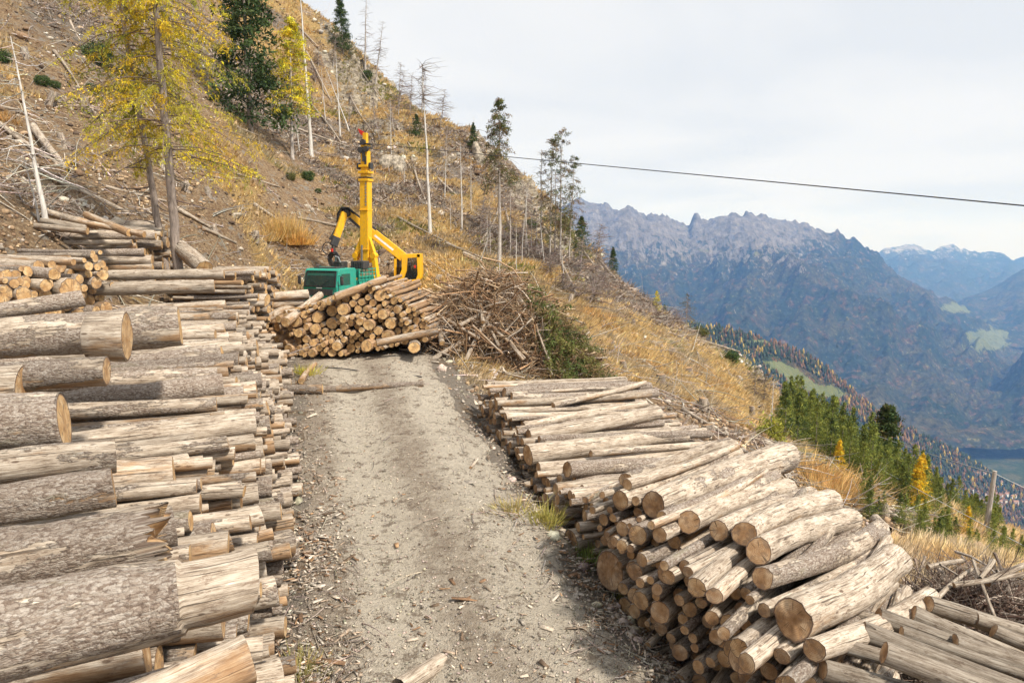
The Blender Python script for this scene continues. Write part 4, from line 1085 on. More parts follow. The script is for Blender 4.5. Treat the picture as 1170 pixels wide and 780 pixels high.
LARCH = [(.72, .56, .03), (.80, .62, .04), (.56, .50, .05), (.74, .50, .03), (.40, .42, .05), (.66, .58, .05)]
GREEN = [(.05, .085, .028), (.07, .11, .035), (.09, .12, .04), (.04, .065, .025)]
MIXED = [(.10, .12, .035), (.15, .15, .045), (.20, .14, .06), (.07, .09, .03), (.16, .10, .06)]
YOUNG = [(.19, .23, .05), (.25, .28, .06), (.30, .31, .07), (.12, .155, .04)]

# the two larches rising from behind the left stack
def big_larch(base, h, r, lean, label, z0, nb, rad, az_bias=None):
    o = empty('larch_tree', tuple(base)); tag(o, label, 'tree', 'larches behind the left stack')
    V, Q = trunk_geo(h, r, lean, wob=.018, top=.35, K=16, M=22); link('trunk', mesh_np('trunk', V, Q, smooth=True), M_bark_dark, o)
    t = rng.uniform(0, 1, nb); az = rng.uniform(0, 2 * pi, nb); zz = z0 + (h - z0) * t
    L = rad * (1 - .55 * t) * rng.uniform(.45, 1.1, nb)
    M = 9; k = np.linspace(0, 1, M); P = np.zeros((nb, M, 3))
    sag = rng.uniform(.18, .5, nb)
    P[:, :, 0] = (lean[0] * zz / h)[:, None] + (np.cos(az) * L)[:, None] * k; P[:, :, 1] = (lean[1] * zz / h)[:, None] + (np.sin(az) * L)[:, None] * k
    P[:, :, 2] = zz[:, None] - (L * sag)[:, None] * (k * 1.25) ** 1.3 + .10 * L[:, None] * np.sin(k * pi) + (L * .12)[:, None] * k ** 3
    P += np.cumsum(rng.normal(0, .02, P.shape), 1)
    R = (.010 + .016 * L / rad)[:, None] * np.linspace(1, .3, M)[None]
    Vb, Qb = tubes(P, R, 5)
    # hanging side shoots carry the needle tufts
    ns = 24; f = rng.uniform(.18, 1, (nb, ns)); i0 = np.minimum((f * (M - 1)).astype(int), M - 2); fr = (f * (M - 1) - i0)[..., None]; rI = np.arange(nb)[:, None]
    S0 = (P[rI, i0] * (1 - fr) + P[rI, i0 + 1] * fr).reshape(-1, 3); n = len(S0)
    D = norm(np.repeat(np.stack([np.cos(az), np.sin(az), 0 * az], -1), ns, 0) * .45 + rng.normal(0, .6, (n, 3)) + np.array([0, 0, -.55])); SL = rng.uniform(.15, .62, n)
    Vs, Qs = sticks(S0, D, SL, np.full(n, .005), 3, 3, .12)
    link('branches', mesh_np('branches', np.concatenate([Vb, Vs]), np.concatenate([Qb, Qs + len(Vb)]), attrs={'tint': np.concatenate([np.repeat(jitcol((.16, .12, .09), nb), M * 5, 0), np.repeat(jitcol((.20, .15, .09), n), 9, 0)])}), M_stick, o)
    m = 14; g = rng.uniform(0, 1, (n, m)); C = S0[:, None] + D[:, None] * (SL[:, None] * g)[..., None]; C[..., 2] -= (g ** 2 * SL[:, None]) * .35
    C += rng.normal(0, .018, C.shape); C = C.reshape(-1, 3)
    lc = np.array(LARCH)[rng.integers(0, len(LARCH), nb)] * rng.uniform(.6, 1.25, (nb, 1)); cols = np.repeat(np.repeat(lc, ns, 0), m, 0) * rng.uniform(.65, 1.35, (len(C), 1))
    V, F, T = tri_cloud(C, rng.uniform(.055, .12, len(C)), np.clip(cols, .01, .9), droop=1.3, aspect=.27)
    link('crown', mesh_np('crown', V, tris=F, attrs={'tint': T}), M_leaf, o)
    nd = 26; t = rng.uniform(.12, .5, nd); a = rng.uniform(0, 2 * pi, nd); P0 = np.stack([lean[0] * t, lean[1] * t, h * t], -1); D = norm(np.stack([np.cos(a), np.sin(a), rng.uniform(-.5, .1, nd)], -1)); LL = rng.uniform(.3, 1.5, nd)
    V, Q = sticks(P0, D, LL, LL * .014 + .006, 5, 4, .25); link('dead_branches', mesh_np('dead_branches', V, Q, attrs={'tint': np.repeat(jitcol((.16, .13, .11), nd), 20, 0)}), M_stick, o)
    return o
b_ = at(204, 312, 24.2); b_[2] = hz(b_[0], b_[1])
big_larch(b_, 15.5, .165, (-.35, .3), 'tall yellow larch with straight grey trunk, right one of the pair behind the left stack', 5.0, 150, 3.5)
b_ = at(191, 312, 25.2); b_[2] = hz(b_[0], b_[1])
big_larch(b_, 13.5, .13, (-1.5, .5), 'leaning larch with dark curved trunk, left one of the pair', 5.4, 90, 2.7)
# low side shoot on the larch stem
V, F, T = tri_cloud(at(222, 226, 24.0) + rng.normal(0, 1, (900, 3)) * np.array([.30, .25, .30]), .09, jitcol((.55, .45, .05), 900), droop=.8, aspect=.3)

def at_base(px, py, ymin=12): return gp(px, py, ymin)
def px_h(b, ytop):       # height so that the top reaches photo row ytop
    P = project(b)[0]; return (P[1] - ytop) / 800 * P[2] * 1.0

GRP_S = 'standing trees and snags along the steep slope'
def tr(px, py, ytop, kind, label, dx=0, ymin=30, D=None, rmul=1.0, w=None):
    b = gp(px, py, ymin) if D is None else at(px, py, D)
    if D is not None: b[2] = min(b[2], hz(b[0], b[1]) + .0)
    h = max(.8, px_h(b, ytop)); lx = dx / 800 * b[1]; b = b - np.array([0, 0, .15])
    r = max(.045, h * .0125) * rmul
    if kind == 'snag': return make_tree('dead_snag', label, 'dead tree', GRP_S, b, h, r * .9, mat=M_bark_white, lean=(lx, 0), dead=16, dead_len=.7, deadcol=(.42, .38, .34), K=7)
    if kind == 'dead': return make_tree('dead_spruce', label, 'dead tree', GRP_S, b, h, r, mat=M_bark_grey, lean=(lx, 0), dead=110, dead_len=w or h * .26, deadcol=(.24, .19, .165), dead_lo=.15, K=6)
    if kind == 'spruce': return make_tree('spruce_tree', label, 'tree', GRP_S, b, h, r, dict(z0=h * .06, rad=w or h * .2, nb=230, nc=16, size=h * .024, cols=GREEN, droop=.3, nt=3, power=.85), M_bark_dark, (lx, 0), K=6)
    if kind == 'larch': return make_tree('small_larch', label, 'tree', GRP_S, b, h, r, dict(z0=h * .05, rad=w or h * .22, nb=110, nc=9, size=h * .04, cols=LARCH, droop=.12, nt=2, hang=.2), M_bark_dark, (lx, 0), branches=.012, K=6)
    if kind == 'topgreen': return make_tree('tall_spruce', label, 'tree', GRP_S, b, h, r, dict(z0=h * .52, rad=w or h * .12, nb=120, nc=16, size=h * .014, cols=MIXED, droop=.75, nt=4, asp=.3, hang=.5, power=.55, sparse=.1), M_bark_grey, (lx, 0), dead=60, dead_len=h * .10, deadcol=(.30, .25, .22), dead_lo=.3, branches=.02, K=7)
    if kind == 'thin': return make_tree('thin_conifer', label, 'tree', GRP_S, b, h, r * .7, dict(z0=h * .22, rad=w or h * .13, nb=75, nc=14, size=h * .016, cols=MIXED, droop=.6, nt=4, asp=.3, hang=.4, power=.4, sparse=.25), M_bark_grey, (lx, 0), dead=50, dead_len=h * .11, deadcol=(.26, .21, .18), dead_lo=.2, branches=.015, K=6)
    if kind == 'pine': return make_tree('pine_tree', label, 'tree', GRP_S, b, h, r, dict(z0=h * .18, rad=w or h * .36, nb=120, nc=12, size=h * .06, cols=GREEN + [(.10, .09, .03)], droop=-.1, nt=3, power=.35), M_bark_dark, (lx, 0), K=6)
TR = [(286, 150, -90, 'spruce', 'tall dark green spruce on the slope behind the larches', 0, None, 3.2),
      (334, 182, 30, 'larchtop', 'yellow larch with a bare lower stem left of the mast', 0, None, None),
      (356, 178, -20, 'snag', 'very tall thin bare pole right beside the small yellow larch', -6, None, None),
      (342, 172, 100, 'snag', 'short bare pole between the yellow larch and the tall pole', -4, None, None),
      (389, 158, 62, 'snag', 'straight bare grey snag upslope of the yellow mast', -2, None, None),
      (400, 150, 75, 'snag', 'leaning grey snag just right of the straight one upslope of the mast', -26, None, None),
      (425, 270, 190, 'snag', 'bare snag standing right behind the yellow mast', -3, None, None),
      (492, 268, 80, 'snagtop', 'tall bare snag with a tuft of dead twigs at its top', -6, None, None),
      (528, 262, 163, 'snag', 'grey snag on the slope midway between mast and tall spruce', -1, None, None),
      (571, 302, 118, 'topgreen', 'tall spruce with drooping top crown and long bare stem on the ridge', 0, None, None),
      (541, 172, 140, 'spruce', 'small dark spruce alone on the sky line', 0, None, 0.8),
      (392, 62, -2, 'spruce', 'dark green spruce on the sky line at the top of the picture', -2, None, 1.75),
      (417, 84, -8, 'dead', 'tall dead tree on the sky line beside the dark green spruce', 4, None, 1.6),
      (429, 92, 27, 'dead', 'bushy dead tree leaning right on the sky line', 10, None, 1.6),
      (455, 122, 72, 'dead', 'grey brown dead tree thick with twigs on the crag', 4, None, 2.0),
      (468, 126, 84, 'dead', 'smaller dead tree right of the twiggy one on the crag', 4, None, 1.5),
      (482, 130, 78, 'dead', 'thin dead tree with a crooked top above the crag', 3, None, 1.1),
      (503, 142, 102, 'dead', 'low spreading dead tree at the edge of the sky line', 6, None, 1.8),
      (476, 156, 130, 'spruce', 'small green spruce below the crag', 0, None, 1.1),
      (640, 300, 150, 'thin', 'tallest of the thin half bare conifers grouped on the ridge', 0, None, 1.7),
      (628, 296, 158, 'thin', 'thin conifer with a red brown dying crown in the ridge group', 2, None, 1.5),
      (618, 290, 172, 'dead', 'dead thin conifer at the left of the ridge group', 0, None, 1.4),
      (650, 296, 178, 'thin', 'thin green conifer at the right of the ridge group', 5, None, 1.1),
      (634, 292, 195, 'dead', 'shorter dead conifer inside the ridge group', 0, None, 1.3),
      (601, 292, 214, 'snag', 'white broken snag left of the ridge group', 0, None, None),
      (607, 288, 222, 'snag', 'short white snag close to the broken one left of the ridge group', 1, None, None),
      (613, 290, 232, 'snag', 'shortest of the white snags left of the ridge group', 0, None, None),
      (664, 292, 246, 'spruce', 'dark shrubby spruce at the foot of the ridge group', 0, None, 1.3),
      (680, 300, 255, 'dead', 'grey dead bushy tree below the ridge group', 6, None, 1.8),
      (700, 309, 281, 'spruce', 'small dark spruce on the rock edge against the blue mountain', 0, None, .75),
      (571, 345, 262, 'snag', 'grey leaning snag in the gully below the tall spruce', 0, None, None),
      (548, 300, 255, 'snag', 'leaning dead stem in the gully left of the tall spruce', 14, None, None),
      (583, 290, 200, 'dead', 'dead tree just right of the tall spruce', 0, None, 1.2),
      (560, 290, 220, 'dead', 'dead twiggy tree in the gully left of the tall spruce', 0, None, 1.3),
      (750, 354, 330, 'larch', 'small yellow larch on the ridge against the blue mountain', 0, None, .55),
      (759, 358, 346, 'spruce', 'low dark bush beside the small yellow larch', 0, None, .5),
      (784, 372, 333, 'larchthin', 'thin green yellow larch on the ridge edge', 0, None, .9),
      (772, 372, 350, 'dead', 'grey dead bush between the two small ridge larches', 0, None, 1.2),
      (862, 455, 417, 'thin', 'dark thin conifer low on the ridge, left of two', 0, None, .8),
      (873, 462, 424, 'thin', 'dark thin conifer low on the ridge, right of two', 0, None, .8),
      (880, 505, 430, 'snaggreen', 'bare snag with a yellow green bush at its foot', 0, None, None),
      (926, 482, 457, 'spruce', 'small dark spruce where the young plantation begins', 0, None, .55),
      (1011, 520, 462, 'pine', 'bushy dark pine standing above the young spruces', 0, None, 1.0)]
for px, py, yt, k, lab, dx, D, w_ in TR:
    if k == 'larchtop':
        b = gp(px, py, 30); h = px_h(b, yt)
        make_tree('larch_tree', lab, 'tree', GRP_S, b, h, .14, dict(z0=h * .34, rad=2.1, nb=150, nc=16, size=.20, cols=LARCH, droop=.35, nt=3, hang=.5, power=.5), M_bark_grey, (.3, 0), dead=20, dead_len=.6, branches=.03)
    elif k == 'snagtop':
        o = tr(px, py, yt, 'snag', lab, dx); b = o.location; h = px_h(gp(px, py, 30), yt)
        n = 90; P0 = np.stack([np.full(n, dx / 800 * b[1]), np.zeros(n), h * rng.uniform(.78, 1, n)], -1); a = rng.uniform(0, 2 * pi, n); V, Q = sticks(P0, norm(np.stack([np.cos(a) + .4, np.sin(a), rng.uniform(-.6, .4, n)], -1)), rng.uniform(.4, 2.2, n), np.full(n, .02), 4, 3, .25)
        link('dead_branches', mesh_np('dead_branches', V, Q, attrs={'tint': np.repeat(jitcol((.22, .17, .14), n), 12, 0)}), M_stick, o)
    elif k == 'larchthin': tr(px, py, yt, 'thin', lab, dx, w=w_)
    elif k == 'snaggreen':
        o = tr(px, py, yt, 'snag', lab, dx)
        C = rng.normal(0, 1, (900, 3)) * np.array([.3, .3, .35]) + np.array([0, 0, .5]); V, F, T = tri_cloud(C, .22, jitcol((.30, .30, .05), 900), aspect=.35)
        link('crown', mesh_np('crown', V, tris=F, attrs={'tint': T}), M_leaf, o)
    else: tr(px, py, yt, k, lab, dx, w=w_)

for k in range(34):
    if k < 20: px = rng.uniform(545, 700); py = np.interp(px, [545, 600, 650, 700], [215, 255, 290, 320]) + rng.uniform(-5, 50)
    elif k < 28: px = rng.uniform(395, 520); py = np.interp(px, [395, 440, 520], [85, 115, 160]) + rng.uniform(0, 60)
    else: px = rng.uniform(300, 400); py = rng.uniform(60, 150)
    hgt = rng.uniform(18, 46)
    tr(px, py, py - hgt, 'dead', ('low grey dead conifer in the gully under the ridge trees' if k < 20 else 'low grey dead conifer on or under the crag' if k < 28 else 'low grey dead conifer high on the slope left of the crag'), rng.uniform(-8, 8), w=rng.uniform(.9, 1.7))
for k in range(13):
    px = [318, 372, 447, 462, 508, 515, 538, 556, 590, 597, 596, 622, 645][k]; py = [150, 140, 175, 210, 225, 262, 240, 290, 310, 275, 300, 300, 325][k]; hgt = [70, 62, 60, 44, 70, 40, 62, 55, 60, 70, 50, 60, 50][k]
    tr(px, py, py - hgt, 'snag', 'thin bare grey trunk standing ' + ('high on the slope left of the crag' if px < 400 else 'between the mast and the tall ridge spruce' if px < 560 else 'among the ridge trees'), rng.uniform(-7, 7), rmul=.8)
# bleached dead tree at the far left
b = at(53, 248, 22.5); b[2] = min(b[2], hz(b[0], b[1])) if hz(b[0], b[1]) > b[2] - 1.5 else hz(b[0], b[1])
top = at(13, 42, 22.5)
o = make_tree('dead_tree', 'bleached leaning dead tree with bare side branches at the left edge', 'dead tree', GRP_S, b, top[2] - b[2], .085, mat=M_bark_white, lean=(top[0] - b[0], 0), dead=46, dead_len=1.5, deadcol=(.55, .51, .46), dead_lo=.3, K=10)
b2 = at(44, 244, 22.8); t2 = at(24, 168, 22.8)
make_tree('dead_tree', 'thin short bleached stem just left of the leaning dead tree', 'dead tree', GRP_S, b2, t2[2] - b2[2], .035, mat=M_bark_white, lean=(t2[0] - b2[0], 0), dead=16, dead_len=.7, deadcol=(.5, .46, .4), K=6)

# ---- young spruces on the slope below the ridge
protos = []
def sapling(h, cols, name, yellow=False):
    V, F, T, P, L = crown(h, z0=.03 * h, rad=h * .30, nb=150, nc=9, size=.13, cols=cols, droop=.16, nt=2, up=.10, asp=.36, power=1.0, irr=.18)
    me = mesh_np('crown', V, tris=F, attrs={'tint': T}); V2, Q2 = trunk_geo(h * .97, .05, K=5, M=4)
    return (name, me, mesh_np('trunk', V2, Q2))
for k in range(6): protos.append(sapling(3.4 + .25 * k, YOUNG if k % 3 else GREEN + YOUNG, 'young_spruce'))
yprot = [sapling(3.2, [(.75, .48, .03), (.80, .56, .05), (.62, .36, .03)], 'young_larch') for _ in range(2)]
def put_sap(pr, b, s, label, cat, grp, first={}):
    o = empty(pr[0], tuple(b)); tag(o, label, cat, grp); o.scale = (s, s, s * rng.uniform(.92, 1.1)); o.rotation_euler = (0, 0, rng.uniform(0, 6.28))
    for nm, me, mt in (('crown', pr[1], M_leaf), ('trunk', pr[2], M_bark_dark)):
        c = bpy.data.objects.new(nm, me); COL.objects.link(c); c.parent = o
        if not me.materials: me.materials.append(mt)
    return o
cx_ = rng.uniform(12, 46, 40000); cy_ = rng.uniform(24, 54, 40000); pts = []
cz_ = H0(cx_, cy_); q_ = project(np.stack([cx_, cy_, cz_], 1)); lo_ = np.interp(q_[:, 0], [890, 930, 1000, 1060, 1110, 1140], [500, 520, 562, 590, 607, 614]); hi_ = np.interp(q_[:, 0], [890, 920, 985, 1080, 1170], [474, 484, 538, 580, 612]) - 3
for i in np.nonzero((q_[:, 0] > 893) & (q_[:, 0] < 1140) & (q_[:, 1] > hi_) & (q_[:, 1] < lo_))[0]:
    b = np.array([cx_[i], cy_[i], cz_[i]])
    if all((b[0] - q[0]) ** 2 + (b[1] - q[1]) ** 2 > .6 for q in pts): pts.append(b)
    if len(pts) >= 240: break
for b in pts: b[2] = hz(b[0], b[1]) - .05
print('saplings', len(pts))
for b in pts:
    p = project(b)[0]
    dens = 1.0 if p[0] < 1085 else .7
    if rng.random() > dens: continue
    s = rng.uniform(.36, .68) * (1.0 if p[0] < 1060 else .7) * (1.25 if p[0] < 1000 else 1.0)
    row = 'edge row toward the road' if p[1] > np.interp(p[0], [900, 1140], [495, 612]) else 'body of the plantation'
    part = 'upper left' if p[0] < 960 else 'middle' if p[0] < 1050 else 'lower right'
    lab = f'young green spruce, {part} end, {row} below the ridge' if part != 'middle' else f'young green spruce, middle part, {row} below the ridge'
    put_sap(protos[rng.integers(0, 6)], b, s, lab, 'tree', f'young spruces of the plantation {part} {row}')
for px, py, s, lab in [(957, 545, .62, 'small yellow larch at the near edge of the young spruces'), (1046, 588, .85, 'bright yellow larch amid the young spruces, the tallest yellow one'), (1051, 566, .7, 'yellow larch rising just behind the tallest yellow one'),
                       (1104, 612, .42, 'little orange yellow larch near the pole'), (909, 500, .5, 'small golden larch at the upper left tip of the plantation'), (882, 500, .35, 'tiny yellow larch by the bare snag on the ridge'), (720, 352, .3, 'tiny yellow larch on the ridge slope')][:6]:
    put_sap(yprot[rng.integers(0, 2)], gp(px, py, 20), s, lab, 'tree', 'yellow larches among the young spruces')
for k in range(46):
    px = rng.uniform(985, 1170); py = np.interp(px, [985, 1060, 1170], [566, 596, 622]) + rng.uniform(3, 26)
    put_sap(protos[rng.integers(0, 6)], gp(px, py, 15), rng.uniform(.15, .30), 'knee high green seedling scattered on the lower slope beside the plantation', 'seedling', 'seedlings on the lower slope')

# ---- shrubs on the left slope
for px, py, w_, lab in [(49, 97, .8, 'dark green bush low on the upper left slope'), (63, 100, .6, 'small dark bush right beside a larger one, upper left slope'), (112, 72, 1.8, 'spreading dark juniper bush on the upper left slope'), (106, 104, .7, 'round dark bush below the spreading juniper'),
                      (2, 70, 1.0, 'dark bush cut by the left edge of the picture'), (352, 205, 1.0, 'green bush in the brushwood left of the mast'), (364, 220, .5, 'little green bush under the larger one left of the mast'), (332, 205, .8, 'olive bush above the golden grass left of the mast'),
                      (475, 155, .9, 'dark bush under the crag'), (456, 195, .5, 'small bush by the pale rock right of the mast'), (606, 262, 1.2, 'dark green bush at the foot of the white snags'), (420, 90, 1.3, 'dark bush in the cleft of the crag'), (645, 262, 1.5, 'olive bush at the foot of the thin ridge conifers'),
                      (800, 385, 1.3, 'olive brown bush on the ridge edge'), (835, 412, 1.2, 'brownish bush on the lower ridge edge')]:
    b = gp(px, py, 15); w_ = w_ * .55; n = 1500; C = rng.normal(0, 1, (n, 3)); C = C / np.linalg.norm(C, axis=1)[:, None] * rng.uniform(.3, 1, (n, 1)) ** .6 * np.array([w_, w_, w_ * .8]); C += .18 * w_ * vnoise(C[:, 0] * 3, C[:, 1] * 3, C[:, 2] * 3)[:, None]; C[:, 2] += w_ * .5
    V, F, T = tri_cloud(C, w_ * .22, jitcol(GREEN[1] if 'olive' not in lab else (.13, .13, .04), n, .5), aspect=.35)
    o = empty('bush', tuple(b)); tag(o, lab, 'bush', 'low bushes on the slope')
    link('foliage', mesh_np('foliage', V, tris=F, attrs={'tint': T}), M_leaf, o)
    P0 = np.zeros((12, 3)); a = rng.uniform(0, 6.28, 12); V, Q = sticks(P0, norm(np.stack([np.cos(a), np.sin(a), rng.uniform(.3, 1.5, 12)], -1)), np.full(12, w_ * .9), np.full(12, .02)); link('stems', mesh_np('stems', V, Q, attrs={'tint': np.tile((.15, .11, .08), (len(V), 1))}), M_stick, o)

for o in list(bpy.data.objects):
    if o.name.startswith(('dead_branches', 'branches', 'roots', 'stems')) and o.parent: o['kind'] = 'stuff'
# ------------------------------------------------------------------ ground cover, sticks, stones (nobody could count them)
def scatter(n, y0, y1, px0=-120, px1=1290, power=0.0):
    if power: Y = (y0 ** (1 - power) + rng.random(n) * (y1 ** (1 - power) - y0 ** (1 - power))) ** (1 / (1 - power))
    else: Y = np.exp(rng.uniform(math.log(y0), math.log(y1), n))
    X = (rng.uniform(px0, px1, n) - 585) / 800 * Y
    m = (X > xs[0] + 1) & (X < xs[-1] - 1) & (Y < ys[-1] - 2)
    return X[m], Y[m]
def grad(X, Y, e=.4):
    z0 = H0(X, Y); gx = (H0(X + e, Y) - z0) / e; gy = (H0(X, Y + e) - z0) / e
    return gx, gy
def front_only(X, Y, Z, gx, gy):
    v = np.stack([X, Y, Z - CAMZ], -1); n = np.stack([-gx, -gy, np.ones_like(gx)], -1)
    return (v * n).sum(-1) < 0.6

# dry grass
X, Y = scatter(150000, 9, 108, -60, 1200, power=.6)
g, bb = cover(X, Y); n_ = fbm(X / .8, Y / .8, 3, 88)
green = fbm(X / 5, Y / 5, 3, 93)
offr = road_mask(X, Y) < .05
dx_ = X - road_x(Y)
keepm = offr & ((g + n_ * .5) > .42) & ~((dx_ > 1.9) & (dx_ < 8.5) & (Y < 20)) & ~((dx_ < 0) & (dx_ > -9) & (Y < 22))
X, Y = X[keepm], Y[keepm]; gsel = green[keepm]; Z = H(X, Y); gx, gy = grad(X, Y)
mk = front_only(X, Y, Z, gx, gy); X, Y, Z, gx, gy, gsel = [a[mk] for a in (X, Y, Z, gx, gy, gsel)]
n = len(X); print('grass tufts', n)
down = norm(np.stack([gx, gy, gx * 0], -1)) * -1
V, F, T = [], [], []; cnt = 0
base = np.where((gsel > .38)[:, None], np.array([[.30, .29, .08]]), np.where((gsel < -.35)[:, None], np.array([[.60, .39, .17]]), np.array([[.72, .52, .25]])))
base = base * rng.uniform(.7, 1.3, (n, 1)); gq = sstep(-.1, .5, fbm(X / 1.7, Y / 1.7, 3, 161))[:, None]; base = base * (1 - .75 * gq) + np.array([[.56, .47, .34]]) * rng.uniform(.6, 1.2, (n, 1)) * .75 * gq
for q in range(4):
    P0 = np.stack([X, Y, Z - .03], -1) + rng.normal(0, .12, (n, 3)) * np.array([1, 1, 0]); hgt = rng.uniform(.16, .46, n); wdt = np.maximum(.022, .0011 * Y) * rng.uniform(.6, 1.5, n)
    a = rng.uniform(0, 2 * pi, n); s = np.stack([np.cos(a), np.sin(a), 0 * a], -1)
    tip = P0 + np.stack([0 * a, 0 * a, hgt], -1) * .8 + down * (hgt * rng.uniform(.2, 1.0, n))[:, None] + rng.normal(0, .07, (n, 3))
    V.append(np.stack([P0 - s * wdt[:, None], P0 + s * wdt[:, None], tip], 1).reshape(-1, 3)); F.append(np.arange(n * 3).reshape(-1, 3) + cnt); cnt += n * 3
    T.append(np.repeat(np.clip(base * rng.uniform(.75, 1.3, (n, 1)), .01, .9), 3, 0))
go = link('dry_grass', mesh_np('dry_grass', np.concatenate(V), tris=np.concatenate(F), attrs={'tint': np.concatenate(T)}), M_leaf)
tag(go, 'golden dry grass covering the steep slopes', 'grass', kind='stuff')

# brushwood: fine grey twigs standing and lying on the slope
X, Y = scatter(90000, 20, 108, -60, 1000, power=.5)
g, bb = cover(X, Y); n_ = fbm(X / 2.2, Y / 2.2, 4, 97)
keepm = (road_mask(X, Y) < .02) & ((bb * 1.3 + n_ * 1.0 + .10 - g * .35 - .22 * sstep(-14, -20, X) - .8 * crag_mask(X, Y)) > .42) & ~((X - road_x(Y) < 0) & (X - road_x(Y) > -9) & (Y < 23))
X, Y, n_ = X[keepm], Y[keepm], n_[keepm]; Z = H(X, Y); gx, gy = grad(X, Y); mk = front_only(X, Y, Z, gx, gy); X, Y, Z, gx, gy = [a[mk] for a in (X, Y, Z, gx, gy)]
n = len(X); print('brush', n); down = norm(np.stack([gx, gy, gx * gx + gy * gy], -1)) * -1
V, F, T = [], [], []; cnt = 0
bc = np.where((rng.random(n) < .6)[:, None], np.array([[.34, .29, .25]]), np.array([[.20, .13, .09]])) * rng.uniform(.5, 1.5, (n, 1))
for q in range(3):
    P0 = np.stack([X, Y, Z], -1) + rng.normal(0, .2, (n, 3)) * np.array([1, 1, .2]); D = norm(down * rng.uniform(.2, 1.4, (n, 1)) + rng.normal(0, .55, (n, 3)) + np.array([0, 0, .35])); L = rng.uniform(.25, 1.1, n)
    s = norm(np.cross(D, rng.normal(0, 1, (n, 3)))) * np.maximum(.011, .00055 * Y)[:, None] * rng.uniform(.6, 1.6, (n, 1))
    V.append(np.stack([P0 - s, P0 + s, P0 + D * L[:, None]], 1).reshape(-1, 3)); F.append(np.arange(n * 3).reshape(-1, 3) + cnt); cnt += n * 3; T.append(np.repeat(bc, 3, 0))
# longer dead branches
X, Y = scatter(9500, 19, 105, -40, 1080, power=.6); keepm = (road_mask(X, Y) < .02) & (fbm(X / 3, Y / 3, 3, 99) + cover(X, Y)[1] > -.15); X, Y = X[keepm], Y[keepm]; Z = H(X, Y); gx, gy = grad(X, Y); n = len(X)
D = norm(-norm(np.stack([gx, gy, gx * gx + gy * gy], -1)) * rng.uniform(-.3, 1.3, (n, 1)) + rng.normal(0, .4, (n, 3)) * np.array([1, 1, .5]))
V1, Q1 = sticks(np.stack([X, Y, Z + .08], -1), D, rng.uniform(.6, 2.6, n), rng.uniform(.012, .04, n), 4, 3, .12)
VV = np.concatenate(V + [V1]); TT = np.concatenate(T + [np.repeat(jitcol((.40, .35, .30), n, .4), 12, 0)])
bo = link('brushwood', mesh_np('brushwood', VV, quads=Q1 + cnt, tris=np.concatenate(F), attrs={'tint': TT}), M_stick)
tag(bo, 'grey brushwood and dead twigs strewn over the slope', 'brushwood', kind='stuff')

# stones
def stones(X, Y, size, cols, sink=.25, sq=.65):
    ico = []
    import bmesh
    bm = bmesh.new(); bmesh.ops.create_icosphere(bm, subdivisions=1, radius=1); bv = np.array([v.co for v in bm.verts]); bf = np.array([[v.index for v in f.verts] for f in bm.faces]); bm.free()
    n = len(X); a = rng.uniform(0, 2 * pi, n); sc = size[:, None] * rng.uniform(.55, 1.3, (n, 3)); sc[:, 2] *= sq
    W = bv[None] * (1 + rng.uniform(-.28, .28, (n, len(bv), 1))) * sc[:, None]
    c, s = np.cos(a)[:, None], np.sin(a)[:, None]; W = np.stack([W[..., 0] * c - W[..., 1] * s, W[..., 0] * s + W[..., 1] * c, W[..., 2]], -1)
    Z = H(X, Y) + size * (.4 - sink); W += np.stack([X, Y, Z], -1)[:, None]
    F = (bf[None] + (np.arange(n) * len(bv))[:, None, None]).reshape(-1, 3)
    return W.reshape(-1, 3), F, np.repeat(cols, len(bv), 0)
X, Y = scatter(30000, 6.5, 40, -100, 900, power=1.6)
d = X - road_x(Y); lim = (d > -4.4) & (d < 3.2) | (rng.random(len(X)) < .35)
wgt = np.where(np.abs(d + .2) < 1.9, .45, 1.0); lim &= rng.random(len(X)) < wgt; X, Y = X[lim], Y[lim]
sz = np.clip(rng.lognormal(math.log(.016), .7, len(X)), .006, .15) * (1 + .012 * Y)
onroad = np.abs(X - road_x(Y) + .3) < 2.2; sz = np.where(onroad, np.minimum(sz, .022), sz)
V, F, T = stones(X, Y, sz, jitcol((.36, .31, .25), len(X), .55, .08)); V[:, 2] += np.repeat(np.where(onroad, .03, 0), 12)
X, Y = scatter(9000, 22, 100, -60, 1180, power=.3); k = (crag_mask(X, Y) + .5 * fbm(X / 4, Y / 4, 4, 111)) > .22; k &= road_mask(X, Y) < .05; X, Y = X[k], Y[k]; sz = np.clip(rng.lognormal(math.log(.11), .6, len(X)), .04, .7); sz = np.minimum(sz, np.where(Y < 48, .20, .7))
V2, F2, T2 = stones(X, Y, sz, jitcol((.50, .46, .39), len(X), .35, .06), sq=.8)
so = link('loose_stones', mesh_np('loose_stones', np.concatenate([V, V2]), tris=np.concatenate([F, F2 + len(V)]), attrs={'tint': np.concatenate([T, T2])}), M_stone); tag(so, 'gravel and loose stones on the road edges and slopes', 'stones', kind='stuff')

